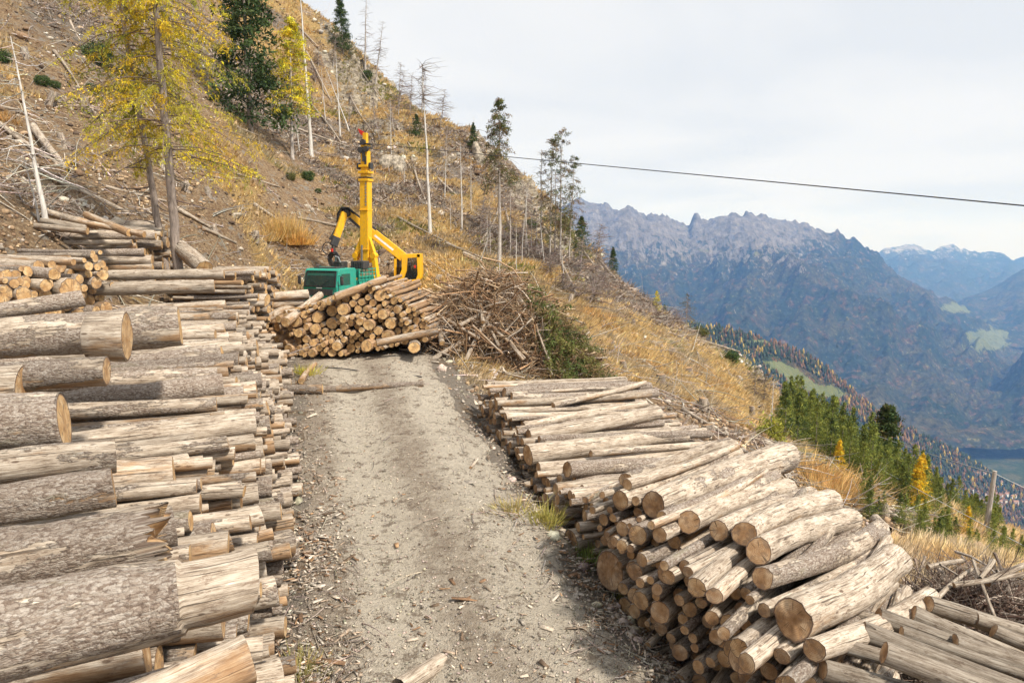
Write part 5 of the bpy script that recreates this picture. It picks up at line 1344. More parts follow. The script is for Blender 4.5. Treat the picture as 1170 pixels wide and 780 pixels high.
# bark chips and splinters along the road edges
X, Y = scatter(60000, 6.3, 36, -150, 900, power=1.5); d = X - road_x(Y)
side_ = np.maximum(sstep(1.0, 2.2, d) * (d < 3.4), sstep(-1.3, -2.2, d) * (d > -6.5)); side_ = np.maximum(side_, .55 * sstep(19, 23, Y) * (np.abs(d) < 7.5)); side_ = np.maximum(side_, .07 * (np.abs(d) < 2.2))
k = (rng.random(len(X)) < side_ * (.55 + .9 * fbm(X / .8, Y / .8, 3, 121))); X, Y = X[k], Y[k]; n = len(X); print('chips', n); Z = H(X, Y) + .03 + .02 * rng.random(n)
a = rng.uniform(0, 2 * pi, n); L = np.clip(rng.lognormal(math.log(.055), .6, n), .02, .4); Wd = L * rng.uniform(.10, .45, n)
D = np.stack([np.cos(a), np.sin(a), rng.uniform(-.25, .35, n)], -1); S = np.stack([-np.sin(a), np.cos(a), rng.uniform(-.3, .3, n)], -1); P = np.stack([X, Y, Z], -1)
A = P - D * L[:, None] / 2; B = P + D * L[:, None] / 2; V = np.stack([A - S * Wd[:, None] / 2, B - S * Wd[:, None] * .3, B + S * Wd[:, None] * .3, A + S * Wd[:, None] / 2], 1)
top_ = V + np.array([0, 0, .012])
VV = np.concatenate([top_, V], 1).reshape(-1, 3); b0 = (np.arange(n) * 8)[:, None]
Q = np.concatenate([b0 + np.array([[0, 1, 2, 3]]), b0 + np.array([[4, 5, 1, 0]]), b0 + np.array([[5, 6, 2, 1]]), b0 + np.array([[6, 7, 3, 2]]), b0 + np.array([[7, 4, 0, 3]])])
pal = np.array([(.42, .37, .31), (.30, .23, .17), (.20, .12, .07), (.52, .44, .35), (.36, .22, .12), (.13, .09, .06)]); cols = pal[rng.choice(6, n, p=[.26, .24, .20, .12, .06, .12])] * rng.uniform(.7, 1.3, (n, 1))
co = link('bark_chips', mesh_np('bark_chips', VV, Q, attrs={'tint': np.repeat(cols, 8, 0)}), M_stick); tag(co, 'bark chips and wood splinters littering both road edges', 'litter', kind='stuff')
# clods, chips and splinters over the bare slopes
X, Y = scatter(110000, 14, 100, -60, 1190, power=.9); k = (road_mask(X, Y) < .1) & ~((X - road_x(Y) < 0) & (X - road_x(Y) > -8) & (Y < 22)) & (rng.random(len(X)) < .55 + .8 * fbm(X / 1.6, Y / 1.6, 3, 131) - .45 * cover(X, Y)[0]); X, Y = X[k], Y[k]; n = len(X); print('clods', n)
gx, gy = grad(X, Y); kk = front_only(X, Y, H0(X, Y), gx, gy); X, Y = X[kk], Y[kk]; n = len(X)
sz = np.clip(rng.lognormal(math.log(.045), .55, n), .02, .35) * (.7 + .012 * Y)
pal = np.array([(.34, .235, .145), (.20, .13, .08), (.42, .36, .29), (.10, .07, .05), (.50, .36, .22)]); cc = pal[rng.choice(5, n, p=[.38, .22, .14, .14, .12])] * rng.uniform(.7, 1.3, (n, 1))
V, F, T = stones(X, Y, sz, cc, sink=.1, sq=.8); o = link('soil_clods', mesh_np('soil_clods', V, tris=F, attrs={'tint': T}), M_stone); tag(o, 'clods, bark scraps and small rubble covering the bare soil', 'rubble', kind='stuff')
# twigs on the road edges
X, Y = scatter(2600, 6.3, 34, -100, 860, power=1.4); d = X - road_x(Y); k = ((d > 1.2) & (d < 3.2)) | ((d < -1.6) & (d > -4.5)) | (rng.random(len(X)) < .06) & (np.abs(d) < 3); X, Y = X[k], Y[k]; n = len(X)
a = rng.uniform(0, 2 * pi, n); V, Q = sticks(np.stack([X, Y, H(X, Y) + .045], -1), np.stack([np.cos(a), np.sin(a), rng.uniform(-.02, .12, n)], -1), rng.uniform(.15, .8, n), rng.uniform(.005, .014, n), 4, 3, .15)
to = link('road_twigs', mesh_np('road_twigs', V, Q, attrs={'tint': np.repeat(jitcol((.30, .25, .21), n, .5), 12, 0)}), M_stick); tag(to, 'broken twigs lying along the road edges', 'twigs', kind='stuff')
# tufts at the road edge
GT = [(690, 395, 30, .5, 0), (118 + 180, 640, 11, .25, 1)]
def tuft(px, py, w_, h_, col, n, label, name='grass_tuft', D=None):
    b = gp(px, py, 5) if D is None else at(px, py, D); P0 = rng.normal(0, 1, (n, 3)) * np.array([w_, w_, 0]) * .5; a = rng.uniform(0, 6.28, n); s = np.stack([np.cos(a), np.sin(a), 0 * a], -1) * (.004 + .0005 * b[1])
    tip = P0 * 1.5 + np.stack([0 * a, 0 * a, h_ * rng.uniform(.4, 1.1, n)], -1) + rng.normal(0, h_ * .22, (n, 3)); V = np.stack([P0 - s, P0 + s, tip], 1).reshape(-1, 3)
    o = link(name, mesh_np(name, V, tris=np.arange(n * 3).reshape(-1, 3), attrs={'tint': np.repeat(jitcol(col, n, .35), 3, 0)}), M_leaf); o.location = b; tag(o, label, 'grass', 'separate grass tufts'); return o
tuft(298, 640, .22, .22, (.62, .36, .08), 260, 'orange dry tuft at the foot of the left stack beside the nearest logs')
tuft(338, 770, .30, .22, (.34, .30, .10), 260, 'olive tuft at the bottom edge by the left stack')
tuft(295, 520, .35, .18, (.22, .26, .06), 200, 'green mossy tuft below the left stack')
tuft(623, 597, .30, .30, (.40, .36, .10), 300, 'yellow green tuft on the brink left of the right stacks')
tuft(586, 583, .40, .18, (.42, .34, .14), 260, 'low straw tuft on the right road edge')
tuft(668, 640, .28, .28, (.24, .30, .08), 260, 'green tuft in the ditch below the right stacks')
tuft(712, 690, .25, .22, (.30, .32, .09), 220, 'small green tuft at the near brink of the road')
tuft(350, 428, .35, .28, (.50, .45, .06), 200, 'yellow tuft beside the orange stub on the road')
tuft(322, 272, 1.1, 1.5, (.62, .42, .16), 900, 'tall golden reed clump on the slope left of the mast')
tuft(340, 280, .9, 1.0, (.66, .40, .12), 700, 'lower golden reed clump right of the tall one')
tuft(300, 276, .8, .8, (.60, .42, .18), 500, 'short golden clump left of the tall reed clump')
for px, py in [(930, 545), (945, 552), (960, 560), (915, 537), (975, 568), (950, 570), (935, 556)]:
    tuft(px, py, 1.0, .55, (.62, .40, .16), 420, 'orange dry grass clump on the slope behind the big pale logs')

# ------------------------------------------------------------------ stumps, fallen trunks and boulders on the slope
def region(px, py):
    if px < 140 and py < 130: return 'on the bare brown slope at the upper left corner'
    if px < 260 and py < 290: return 'on the bare slope behind the larches'
    if px < 420 and py < 110: return 'high on the slope left of the crag'
    if px < 420: return 'on the slope left of the yellow mast'
    if px < 560 and py < 300: return 'on the slope right of the yellow mast'
    if px < 680 and py < 340: return 'in the gully below the ridge trees'
    if px < 760: return 'on the golden slope right of the brush heap'
    if px < 900: return 'on the golden slope above the far right stack'
    return 'on the slope behind the big pale logs'
def wood_thing(name, cat, P0, P1, r0, r1, label, group, peel=.85, hue=.08, end=.35, flare=0, rnd=.6):
    d = dict(P0=np.array(P0), P1=np.array(P1), r0=r0, r1=r1, peel=peel, hue=hue, end=end, bend=rng.uniform(-.05, .05), seed=int(rng.integers(1, 90000)), bark_from=None, fine=False, rnd=rnd, ragged=.0)
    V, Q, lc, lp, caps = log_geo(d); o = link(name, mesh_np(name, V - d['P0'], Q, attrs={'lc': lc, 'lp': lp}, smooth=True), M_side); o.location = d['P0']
    for (vs, q, t_, l2, p2) in caps[:1]: link('cut_end', mesh_np('cut_end', vs - d['P0'], q, t_, {'lc': l2, 'lp': p2}), M_cut, o)
    tag(o, label, cat, group); return o
STUMPS = [(95, 120), (55, 118), (74, 168), (96, 128), (188, 193), (73, 160), (62, 225), (130, 160), (238, 222), (30, 65), (140, 40), (290, 270), (337, 228), (245, 262), (213, 215), (275, 240),
          (520, 330), (500, 320), (700, 395), (755, 440), (723, 372), (738, 362), (842, 440), (788, 300 + 130), (860, 475), (683, 430), (806, 470), (855, 490), (812, 492), (690, 372), (770, 405), (650, 345), (622, 352), (594, 340), (1012, 590), (1100, 622), (715, 425), (745, 395)]
for px, py in STUMPS:
    b = gp(px, py, 18); hgt = rng.uniform(.22, .6); r = rng.uniform(.12, .22)
    tlt = rng.normal(0, .12, 2)
    o = wood_thing('tree_stump', 'stump', b + np.array([tlt[0], tlt[1], hgt]), b - np.array([0, 0, .35]), r, r * 1.5, 'weathered grey tree stump ' + region(px, py), 'stumps ' + region(px, py), peel=.55, end=.2, hue=.2, rnd=rng.uniform(0, .5))
    nr = 9; a = rng.uniform(0, 6.28, nr); P0 = np.stack([0 * a, 0 * a, 0 * a - hgt * .8], -1); V, Q = sticks(P0, norm(np.stack([np.cos(a), np.sin(a), rng.uniform(-.6, .2, nr)], -1)), np.full(nr, r * 3.2), np.full(nr, r * .3), 4, 5, .2)
    link('roots', mesh_np('roots', V, Q, attrs={'tint': np.repeat(jitcol((.28, .22, .18), nr), 20, 0)}), M_stick, o)
FALL = [(0, 145, 78, 198, .13), (38, 150, 78, 200, .20), (55, 205, 148, 248, .14), (62, 60, 90, 100, .10), (0, 125, 22, 128, .1), (120, 30, 150, 62, .1), (80, 25, 92, 48, .08), (300, 125, 335, 150, .12), (310, 138, 400, 170, .12), (355, 120, 390, 165, .12), (290, 235, 330, 262, .12),
        (340, 250, 400, 262, .09), (400, 110, 432, 160, .12), (440, 190, 500, 215, .11), (500, 205, 560, 260, .13), (510, 280, 560, 300, .11), (530, 292, 605, 330, .14), (560, 318, 612, 332, .12), (575, 225, 605, 330, .13), (545, 255, 590, 200, .10), (548, 280, 570, 236, .12), (553, 282, 575, 240, .10),
        (470, 180, 490, 240, .12), (580, 290, 620, 340, .14), (630, 330, 700, 362, .10), (612, 240, 645, 300, .12), (655, 250, 690, 320, .12), (685, 300, 720, 340, .1), (780, 370, 830, 420, .12), (790, 380, 800, 415, .10), (820, 400, 850, 460, .12), (800, 390, 845, 405, .1), (760, 380, 790, 390, .1),
        (690, 440, 750, 470, .10), (680, 410, 700, 425, .1), (735, 415, 770, 440, .1), (860, 470, 900, 500, .1), (840, 520, 880, 540, .1), (780, 470, 830, 500, .09), (990, 575, 1030, 600, .14), (975, 560, 1060, 610, .1), (1000, 600, 1015, 612, .16), (200, 240, 240, 262, .12), (230, 262, 270, 280, .1), (120, 215, 190, 232, .08), (270, 200, 320, 215, .08), (250, 180, 300, 205, .07), (150, 100, 175, 130, .09), (350, 60, 380, 120, .12), (330, 20, 365, 60, .1), (120, 0, 200, 30, .1), (175, 12, 215, 60, .1), (225, 40, 262, 88, .13), (215, 60, 240, 85, .1), (440, 130, 470, 170, .12), (400, 60, 440, 120, .1), (640, 300, 660, 340, .1), (455, 250, 520, 282, .1), (490, 300, 530, 330, .09), (420, 225, 470, 250, .08)]
for x0, y0, x1, y1, r in FALL:
    a, b = gp(x0, y0, 16), gp(x1, y1, 16)
    if np.linalg.norm(b - a) > 16: b = a + unit(b - a) * 16
    a[2] += r * 1.1; b[2] += r * 1.1
    L_ = np.linalg.norm(b - a)
    wood_thing('fallen_trunk', 'fallen trunk', a, b, r, r * .6, ('long' if L_ > 6 else 'short') + ' grey fallen trunk lying ' + region((x0 + x1) / 2, (y0 + y1) / 2), 'fallen trunks ' + region((x0 + x1) / 2, (y0 + y1) / 2), peel=.65, hue=.15, rnd=rng.uniform(.0, .7))
M_rock = None
t = NT('pale_rock'); P = t.n('TexCoord').outputs['Object']; n1 = t.noise(P, 3, 8, .75); t.color(t.ramp(n1, [(.36, (.09, .075, .06)), (.5, (.30, .26, .20)), (.64, (.54, .47, .38))])); t.rough(.95); t.bump(n1, .9, .08); M_rock = t.m
def boulder(px, py, s, label, sq=1.0):
    import bmesh
    bm = bmesh.new(); bmesh.ops.create_icosphere(bm, subdivisions=4, radius=1); v = np.array([q.co for q in bm.verts]); f = np.array([[q.index for q in w_.verts] for w_ in bm.faces]); bm.free(); sd = rng.uniform(0, 99)
    n = vnoise(v[:, 0] * 1.3 + sd, v[:, 1] * 1.3, v[:, 2] * 1.3, seed=4); n2 = vnoise(v[:, 0] * 3.5 + sd, v[:, 1] * 3.5, v[:, 2] * 3.5, seed=5)
    st = np.round((v[:, 2] + .4 * n) * 3.5) / 3.5
    pn = np.random.default_rng(int(sd * 100)).normal(0, 1, (11, 3)); pn /= np.linalg.norm(pn, axis=1)[:, None]
    ext = np.min([np.where(v @ w_ > .05, .62 / np.maximum(v @ w_, .05), 9) for w_ in pn], axis=0); v = v * np.minimum(ext, 1.15)[:, None]
    v = v * (1 + .28 * n + .14 * n2 + .06 * fbm(v[:, 0] * 7 + sd, v[:, 1] * 7 + v[:, 2] * 5, 3, 8))[:, None]; v[:, 2] = v[:, 2] * .6 + st * .4; v = v * s * .8 * np.array([1, .8, .8 * sq]) - np.array([0, 0, .25 * s])
    b = gp(px, py, 12); o = link('boulder', mesh_np('boulder', v, tris=f), M_rock); o.location = b; tag(o, label, 'rock', 'pale boulders and crags'); return o
for q in [(452, 193, 1.6, 'pale rock face right of the yellow mast', 1.8), (545, 178, 1.6, 'upright rock tooth below the small sky line spruce', 1.9), (560, 175, 1.3, 'dark rock knob right of the upright tooth'),
          (900, 470, .9, 'grey rock on the ridge above the plantation'), (885, 450, .7, 'small rock higher on the ridge above the plantation'),
          (560, 540, .17, 'flat grey stone on the right road edge', .6), (335, 622, .1, 'pale stone at the left road edge'), (268, 245, .4, 'white stone on the slope behind the larches'), (350, 235, .5, 'white stone left of the mast'), (325, 235, .4, 'pale stone beside the stump left of the mast'), (395, 300, .5, 'pale stone behind the crane grapple')]:
    boulder(*q)

# ------------------------------------------------------------------ brush heaps
def heap(px, py, D, rx, ry, hh, n, label, cols, lens, rads, green=0, gpx=.25):
    c = at(px, py, D); c[2] = hz(c[0], c[1]); o = empty('brush_heap', tuple(c)); tag(o, label, 'brush heap')
    a = rng.uniform(0, 2 * pi, n); q = rng.uniform(0, 1, n) ** .5; x = np.cos(a) * q * rx; y = np.sin(a) * q * ry; top = hh * (1 - q ** 2) * (1 + .25 * fbm(x, y, 3, 7)); z = top * rng.uniform(.35, 1.0, n) ** .5
    gz = H(c[0] + x, c[1] + y) - c[2]
    D_ = norm(np.stack([rng.normal(0, 1, n), rng.normal(0, .8, n), rng.normal(0, .45, n)], -1)); L = rng.uniform(*lens, n); P0 = np.stack([x, y, z + gz], -1) - D_ * L[:, None] / 2
    V, Q = sticks(P0, D_, L, rng.uniform(*rads, n), 5, 4, .22)
    cl = np.array(cols)[rng.integers(0, len(cols), n)] * rng.uniform(.6, 1.4, (n, 1))
    m = n * 5; i = rng.integers(0, n, m); P1 = np.stack([x, y, z + gz], -1)[i] + rng.normal(0, .15, (m, 3)); D1 = norm(D_[i] + rng.normal(0, .7, (m, 3))); V1, Q1 = sticks(P1, D1, rng.uniform(.2, 1.0, m), np.full(m, .008 + D * .0001), 4, 3, .25)
    b = link('branches', mesh_np('branches', np.concatenate([V, V1]), np.concatenate([Q, Q1 + len(V)]), attrs={'tint': np.concatenate([np.repeat(cl, 20, 0), np.repeat(cl[i] * .85, 12, 0)])}), M_stick, o); b['kind'] = 'stuff'
    if green:
        k = 330; a = rng.uniform(-1.2, 1.3, k); q = rng.uniform(0, 1, k) ** .6; x = np.cos(a) * q * rx * .95 + rx * gpx * .3; y = np.sin(a) * q * ry - ry * .25; z = hh * (.95 - q ** 2) * rng.uniform(.6, 1.04, k) + H(c[0] + x, c[1] + y) - c[2]
        mm = 60; Dv = norm(np.stack([rng.normal(.3, .8, k), rng.normal(-.4, .5, k), rng.normal(-.5, .35, k)], -1)); f = rng.uniform(0, .8, (k, mm)); C = np.stack([x, y, z], -1)[:, None] + Dv[:, None] * f[..., None] + rng.normal(0, .07, (k, mm, 3))
        cc = np.repeat(np.array([(.13, .16, .045), (.09, .12, .035), (.20, .19, .06), (.24, .17, .08)])[rng.integers(0, 4, k)] * rng.uniform(.6, 1.4, (k, 1)), mm, 0)
        V, F, T = tri_cloud(C.reshape(-1, 3), .16, cc, droop=.4, aspect=.28); g = link('green_boughs', mesh_np('green_boughs', V, tris=F, attrs={'tint': T}), M_leaf, o)
    return o
BR = [(.30, .20, .12), (.42, .31, .20), (.20, .12, .07), (.48, .40, .32), (.36, .22, .12)]
heap(575, 396, 27.2, 3.9, 2.7, 3.1, 2300, 'large heap of brown branches and green boughs right of the middle log heap', BR, (.6, 2.4), (.012, .045), green=1, gpx=.6)
heap(655, 415, 26.4, 2.2, 1.6, 1.0, 260, 'low tail of thin twigs at the right foot of the large brush heap', BR, (.6, 1.8), (.008, .03))
heap(1125, 690, 10.8, 2.0, 1.5, 1.45, 1300, 'heap of grey twigs and sticks at the right edge behind the grey trunks', [(.26, .21, .17), (.16, .11, .085), (.36, .30, .25), (.10, .06, .045)], (.5, 2.0), (.008, .035))
heap(500, 335, 32.5, 1.7, 1.2, .8, 200, 'small pile of reddish branches behind the right end of the middle heap', BR, (.5, 1.6), (.02, .06))
heap(1165, 640, 14.0, 1.8, 1.2, .5, 160, 'tangle of dark sticks farther out at the right edge', [(.30, .26, .22), (.20, .15, .12)], (.5, 1.6), (.01, .04))
POLES = [(492, 412, 24.2, 560, 372, 25.5, 8), (519, 418, 24.6, 516, 405, 25.2, 15), (512, 366, 25.4, 548, 388, 24.6, 6), (532, 412, 24.2, 562, 355, 25.6, 7), (545, 345, 26, 572, 400, 24.5, 5), (525, 372, 25, 562, 352, 26, 7), (505, 392, 24.6, 500, 372, 26, 9), (582, 390, 24.8, 598, 412, 24.2, 7), (560, 372, 25.2, 600, 410, 24.4, 6),
         (590, 338, 26.4, 600, 352, 26, 9), (508, 350, 26.5, 505, 368, 26, 10), (540, 372, 24.9, 575, 405, 24.0, 4), (540, 418, 24, 600, 432, 23.4, 4), (598, 350, 26.5, 575, 382, 25.2, 5), (612, 370, 25.5, 628, 412, 24.5, 4), (552, 368, 25, 548, 342, 26.4, 6), (1128, 665, 10.6, 1170, 645, 10.9, 12), (1065, 690, 10, 1110, 650, 11, 8), (1090, 668, 10.4, 1170, 655, 10.6, 9), (1112, 640, 11, 1140, 712, 9.6, 5), (1060, 648, 11.5, 1100, 640, 11.8, 9), (1135, 640, 11, 1120, 660, 10.5, 7)]
for x0, y0, D0, x1, y1, D1, dia in POLES:
    r = dia * D0 / 1600 * .8; A = at(x0, y0, D0); B = at(x1, y1, D1)
    wood_thing('cut_pole', 'pole', A, B, r, r * .75, ('pale peeled pole sticking out of the large brush heap' if x0 < 900 else 'grey stick lying on the twig heap at the right edge'), 'poles in the large brush heap' if x0 < 900 else 'sticks on the right twig heap', peel=.8, hue=.6 if x0 < 900 else .1, end=.7 if x0 < 900 else .3, rnd=.25)
wood_thing('broken_branch', 'branch', gp(538, 537) + np.array([0, 0, .06]), gp(564, 506) + np.array([0, 0, .1]), .035, .02, 'pale broken branch lying on the right road edge', 'single branches on the road', peel=1)
pl = MB(); pa = gp(452, 786, 4); pa = at(470, 790, 7.7)
wood_thing('broken_plank', 'plank', at(505, 757, 8.4) + np.array([0, 0, .03]), at(455, 790, 7.6) + np.array([0, 0, .03]), .11, .13, 'grey splintered piece of log at the bottom edge of the road', None, peel=1, hue=0, end=.2)
# ------------------------------------------------------------------ tower yarder lorry
def paint(name, col, rough=.45, var=.10):
    t = NT(name); v = t.n('TexCoord').outputs['Object']; n = t.noise(v, 4, 6, .7); n2 = t.noise(t.mapv(v, (6, 6, 1.2)), 3, 5, .75)
    c = t.mix(1.0, col, t.ramp(n, [(.3, 1 - var * 1.5), (.7, 1 + var)]), 'MULTIPLY'); c = t.mix(t.math('MULTIPLY', t.sm(n2, .50, .70), .7), c, (.20, .155, .105))
    t.color(c); t.rough(t.ramp(n, [(.3, rough - .1), (.7, rough + .2)])); t.b.inputs['Specular IOR Level'].default_value = .4; return t.m
M_green = paint('green_paint', (.015, .30, .22)); M_yel = paint('yellow_paint', (.82, .44, .01), .4, .06); M_dark = paint('dark_metal', (.035, .037, .04), .5); M_blk = simple('black_rubber', (.02, .02, .022), .8)
M_grey = simple('grey_steel', (.34, .35, .36), .4, .6); M_red = simple('red_paint', (.62, .03, .02), .5); M_white = simple('white_mark', (.75, .76, .74), .6); M_ora = simple('orange_cloth', (.75, .22, .04), .8)
t = NT('window_glass'); t.color((.02, .025, .03)); t.rough(.08); t.b.inputs['Specular IOR Level'].default_value = .9; t.b.inputs['Alpha'].default_value = .5; M_glass = t.m
TB = np.array([-10.75, 39.3, 0.0]); TB[2] = hz(-10.4, 41) + .05; RZ = radians(-20)
truck = empty('tower_yarder_truck', tuple(TB), RZ); tag(truck, 'green forestry lorry with a tall yellow mast and folding crane behind the log heap', 'forestry lorry')
cR, sR = cos(RZ), sin(RZ)
def loc(P): P = np.asarray(P, float) - TB; return np.array([P[0] * cR + P[1] * sR, -P[0] * sR + P[1] * cR, P[2]])
def lpx(px, py, D): return loc(at(px, py, D))
# cab
W2 = 1.12; zb, zm, zt = .95, 1.72, 2.72
cab = MB(); cab.prism([(0, zb), (-.06, zm), (.22, zt - .07), (.34, zt), (1.85, zt), (1.95, zt - .1), (1.95, zb)], -W2, W2, 0)
cab_o = cab.build('cab', M_green, truck, bevel=.05)
m = MB(); m.add([(-1.0, -.062, 1.76), (1.0, -.062, 1.76), (.94, .195, 2.55), (-.94, .195, 2.55)], [(0, 1, 2, 3)]); m.add(np.array([(-1.0, -.062, 1.76), (1.0, -.062, 1.76), (.94, .195, 2.55), (-.94, .195, 2.55)]) + [0, -.02, 0], [(0, 1, 2, 3)]); m.build('windscreen', M_glass, cab_o)
m = MB(); m.bar((-1.04, -.09, 1.74), (1.04, -.09, 1.74), .05, .06); m.bar((-.97, .17, 2.58), (.97, .17, 2.58), .05, .06); m.bar((-1.03, -.085, 1.75), (-.96, .165, 2.58), .05); m.bar((1.03, -.085, 1.75), (.96, .165, 2.58), .05); m.build('windscreen_seal', M_blk, cab_o)
for s in (-1, 1):
    m = MB(); m.prism([(.32, 1.78), (.42, 2.42), (1.28, 2.42), (1.28, 1.78)], s * W2 - .012, s * W2 + .012, 0); m.build('side_window', M_glass, cab_o)
    m = MB(); m.bar((s * (W2 + .02), .12, 2.35), (s * (W2 + .30), .02, 2.32), .03); m.bar((s * (W2 + .02), .12, 1.8), (s * (W2 + .30), .02, 1.84), .03); m.box((s * (W2 + .28), .02, 2.08), (.20, .10, .46), b=.03); m.build('mirror', M_dark, cab_o)
    m = MB(); m.box((s * .82, -.055, 1.12), (.34, .06, .18), b=.02); m.build('headlight', M_white, cab_o)
    m = MB(); m.prism([(.26, 1.0), (.30, 2.5), (1.36, 2.5), (1.36, 1.0)], s * (W2 + .001), s * (W2 + .008), 0); m.build('door', M_green, cab_o)
    m = MB(); m.bar((s * .1, -.10, 1.79), (s * .62, -.02, 2.1), .02); m.build('wiper', M_blk, cab_o)
m = MB(); m.box((0, -.075, 1.42), (1.7, .05, .36), b=.02); m.build('grille', M_dark, cab_o)
m = MB()
for k in range(5): m.box((-.16 + k * .075, -.105, 1.66), (.05, .012, .05))
m.build('badge', M_white, cab_o)
m = MB(); m.box((0, .95, 2.75), (1.5, .9, .06), b=.02); m.build('roof_hatch', M_dark, cab_o)
m = MB(); m.box((0, -.06, .78), (2.3, .22, .34), b=.05); m.build('bumper', M_dark, truck)
m = MB(); m.box((-.25, .75, 1.86), (.42, .16, .62), b=.05); m.box((.45, .75, 1.86), (.42, .16, .62), b=.05); m.build('seats', M_dark, cab_o)
m = MB(); m.box((.25, .45, 1.82), (.36, .20, .20), b=.06); m.build('orange_jacket', M_ora, cab_o)
# body
m = MB()
for s in (-.42, .42): m.box((s, 4.6, .82), (.18, 8.6, .28))
for k in range(6): m.box((0, .9 + 1.5 * k, .82), (.7, .14, .2))
m.build('chassis', M_dark, truck)
for y in (.95, 5.6, 6.95):
    for s in (-1, 1):
        wh = MB(); a = np.linspace(0, 2 * pi, 29)[:-1]
        prof = [(.30, -.15), (.44, -.17), (.51, -.13), (.53, 0), (.51, .13), (.44, .17), (.30, .15)]
        V = []; n = len(a)
        for r_, x_ in prof: V += [(s * .98 + x_, y + r_ * cos(q), .53 + r_ * sin(q)) for q in a]
        F = [(i * n + j, i * n + (j + 1) % n, (i + 1) * n + (j + 1) % n, (i + 1) * n + j) for i in range(len(prof) - 1) for j in range(n)]; wh.add(V, F); w_o = wh.build('wheel', M_blk, truck, smooth=True)
        r_ = MB(); r_.cyl((s * .98 - .11, y, .53), (s * .98 + .11, y, .53), .305, 24); r_.cyl((s * 1.06, y, .53), (s * 1.13, y, .53), .12, 16); r_.build('rim', M_grey, w_o)
m = MB(); m.box((-1.28, 2.35, 1.78), (.06, .9, 1.7), b=.01); m.box((-.95, 2.2, 1.80), (.7, .08, 1.9), b=.01); m.box((-1.35, 2.12, 1.80), (.35, .06, 1.9), b=.01); m.build('side_plate', M_green, truck)
m = MB(); m.box((0, 2.6, 1.5), (2.3, .9, .9), b=.02); m.box((0, 2.25, 2.38), (2.3, .12, .5)); m.build('body_box', M_green, truck)
gd = MB(); x = 1.17
for z in np.linspace(1.35, 2.6, 7): gd.bar((x, 2.15, z), (x, 4.0, z), .035)
for y in np.linspace(2.15, 4.0, 6): gd.bar((x, y, 1.3), (x, y, 2.65), .04)
for z in np.linspace(1.35, 2.6, 7): gd.bar((x - 1.1, 4.0, z), (x, 4.0, z), .035)
gd.box((x - .12, 3.05, 1.75), (.06, 1.7, .9)); gd.build('mesh_guard', M_green, truck)
m = MB(); m.box((-.30, 2.5, 2.86), (.62, .6, .38), b=.03); m.build('black_tank', M_dark, truck)
m = MB(); m.box((.92, 2.7, 2.86), (.85, .7, .46), b=.03)
for k in range(5): m.box((.60 + k * .16, 2.34, 2.86), (.05, .03, .38))
m.build('engine_box', M_dark, truck)
m = MB(); m.tube([(-.5, 2.3, 3.05), (-.42, 2.2, 3.35), (-.2, 2.15, 3.3), (-.1, 2.2, 3.0)], .05, 8); m.build('exhaust_hose', M_grey, truck)
m = MB(); m.box((.4, 4.9, 1.15), (1.6, 3.2, .35), b=.03); m.build('winch_deck', M_yel, truck)
for y in (4.6, 5.5):
    m = MB(); m.cyl((-.45, y, 1.55), (.45, y, 1.55), .32, 20); m.cyl((-.5, y, 1.55), (-.44, y, 1.55), .45, 20); m.cyl((.44, y, 1.55), (.5, y, 1.55), .45, 20); m.build('winch_drum', M_grey, truck)
# mast
Dm = 43.4; mt = lpx(417.5, 152, Dm); mb = lpx(418.5, 300, Dm); mx_, my_ = mb[0], mb[1]
ztop = mt[2]; tl = (mt - mb) / (mt[2] - mb[2])
def mp(z): return mb + tl * (z - mb[2])
zh = lambda py: lpx(418, py, Dm)[2]
m = MB(); m.bar(mp(zh(300)), mp(zh(207)), .58, .5, b=.03, up=(0, 1, 0)); mast = m.build('mast', M_yel, truck)
m = MB(); m.bar(mp(zh(206)) , mp(zh(165)), .46, .42, b=.03, up=(0, 1, 0)); m.bar(mp(zh(166)), mp(zh(152)), .24, .24, up=(0, 1, 0)); m.build('mast_extension', M_yel, mast)
for py, w_ in ((206, .68), (197, .72), (190, .64), (240, .61), (285, .64)):
    c = mp(zh(py)); m = MB(); m.box(c, (w_, .62, .14 if py < 230 else .06), b=.01); m.build('mast_collar', M_yel, mast)
for py in (203, 165, 169): m = MB(); m.box(mp(zh(py)), (.70, .5, .07)); m.build('mast_clamp', M_dark, mast)
for dx in (-.40, .42): m = MB(); m.box(mp(zh(190)) + np.array([dx, -.1, 0]), (.16, .3, .36), b=.02); m.build('side_bracket', M_dark, mast)
c = mp(zh(178)); m = MB(); m.box(c + np.array([.02, -.26, 0]), (.16, .10, .7)); m.box(c + np.array([.14, -.26, -.3]), (.1, .10, .5)); m.build('rope_guide', M_dark, mast)
for k, (dx, py) in enumerate(((-.18, 172), (.2, 171), (0, 163))):
    c = mp(zh(py)) + np.array([dx, -.28, 0]); m = MB(); m.cyl(c - [0, .06, 0], c + [0, .06, 0], .17, 18); m.build('pulley', M_dark, mast)
c = mp(zh(153)); m = MB(); m.add([c + [-.1, 0, .12], c + [-.52, 0, .34], c + [-.40, 0, .05], c + [-.2, 0, -.12], c + [-.1, .04, .12], c + [-.52, .04, .34], c + [-.40, .04, .05], c + [-.2, .04, -.12]], [(0, 1, 2, 3), (7, 6, 5, 4), (0, 4, 5, 1), (1, 5, 6, 2), (2, 6, 7, 3), (3, 7, 4, 0)]); m.build('red_pennant', M_red, mast)
m = MB()
for k in range(9): c = mp(zh(207 + k * 3.4)); m.box(c + np.array([.15, -.262, 0]), (.10, .012, .11))
m.build('mast_marking', M_grey, mast)
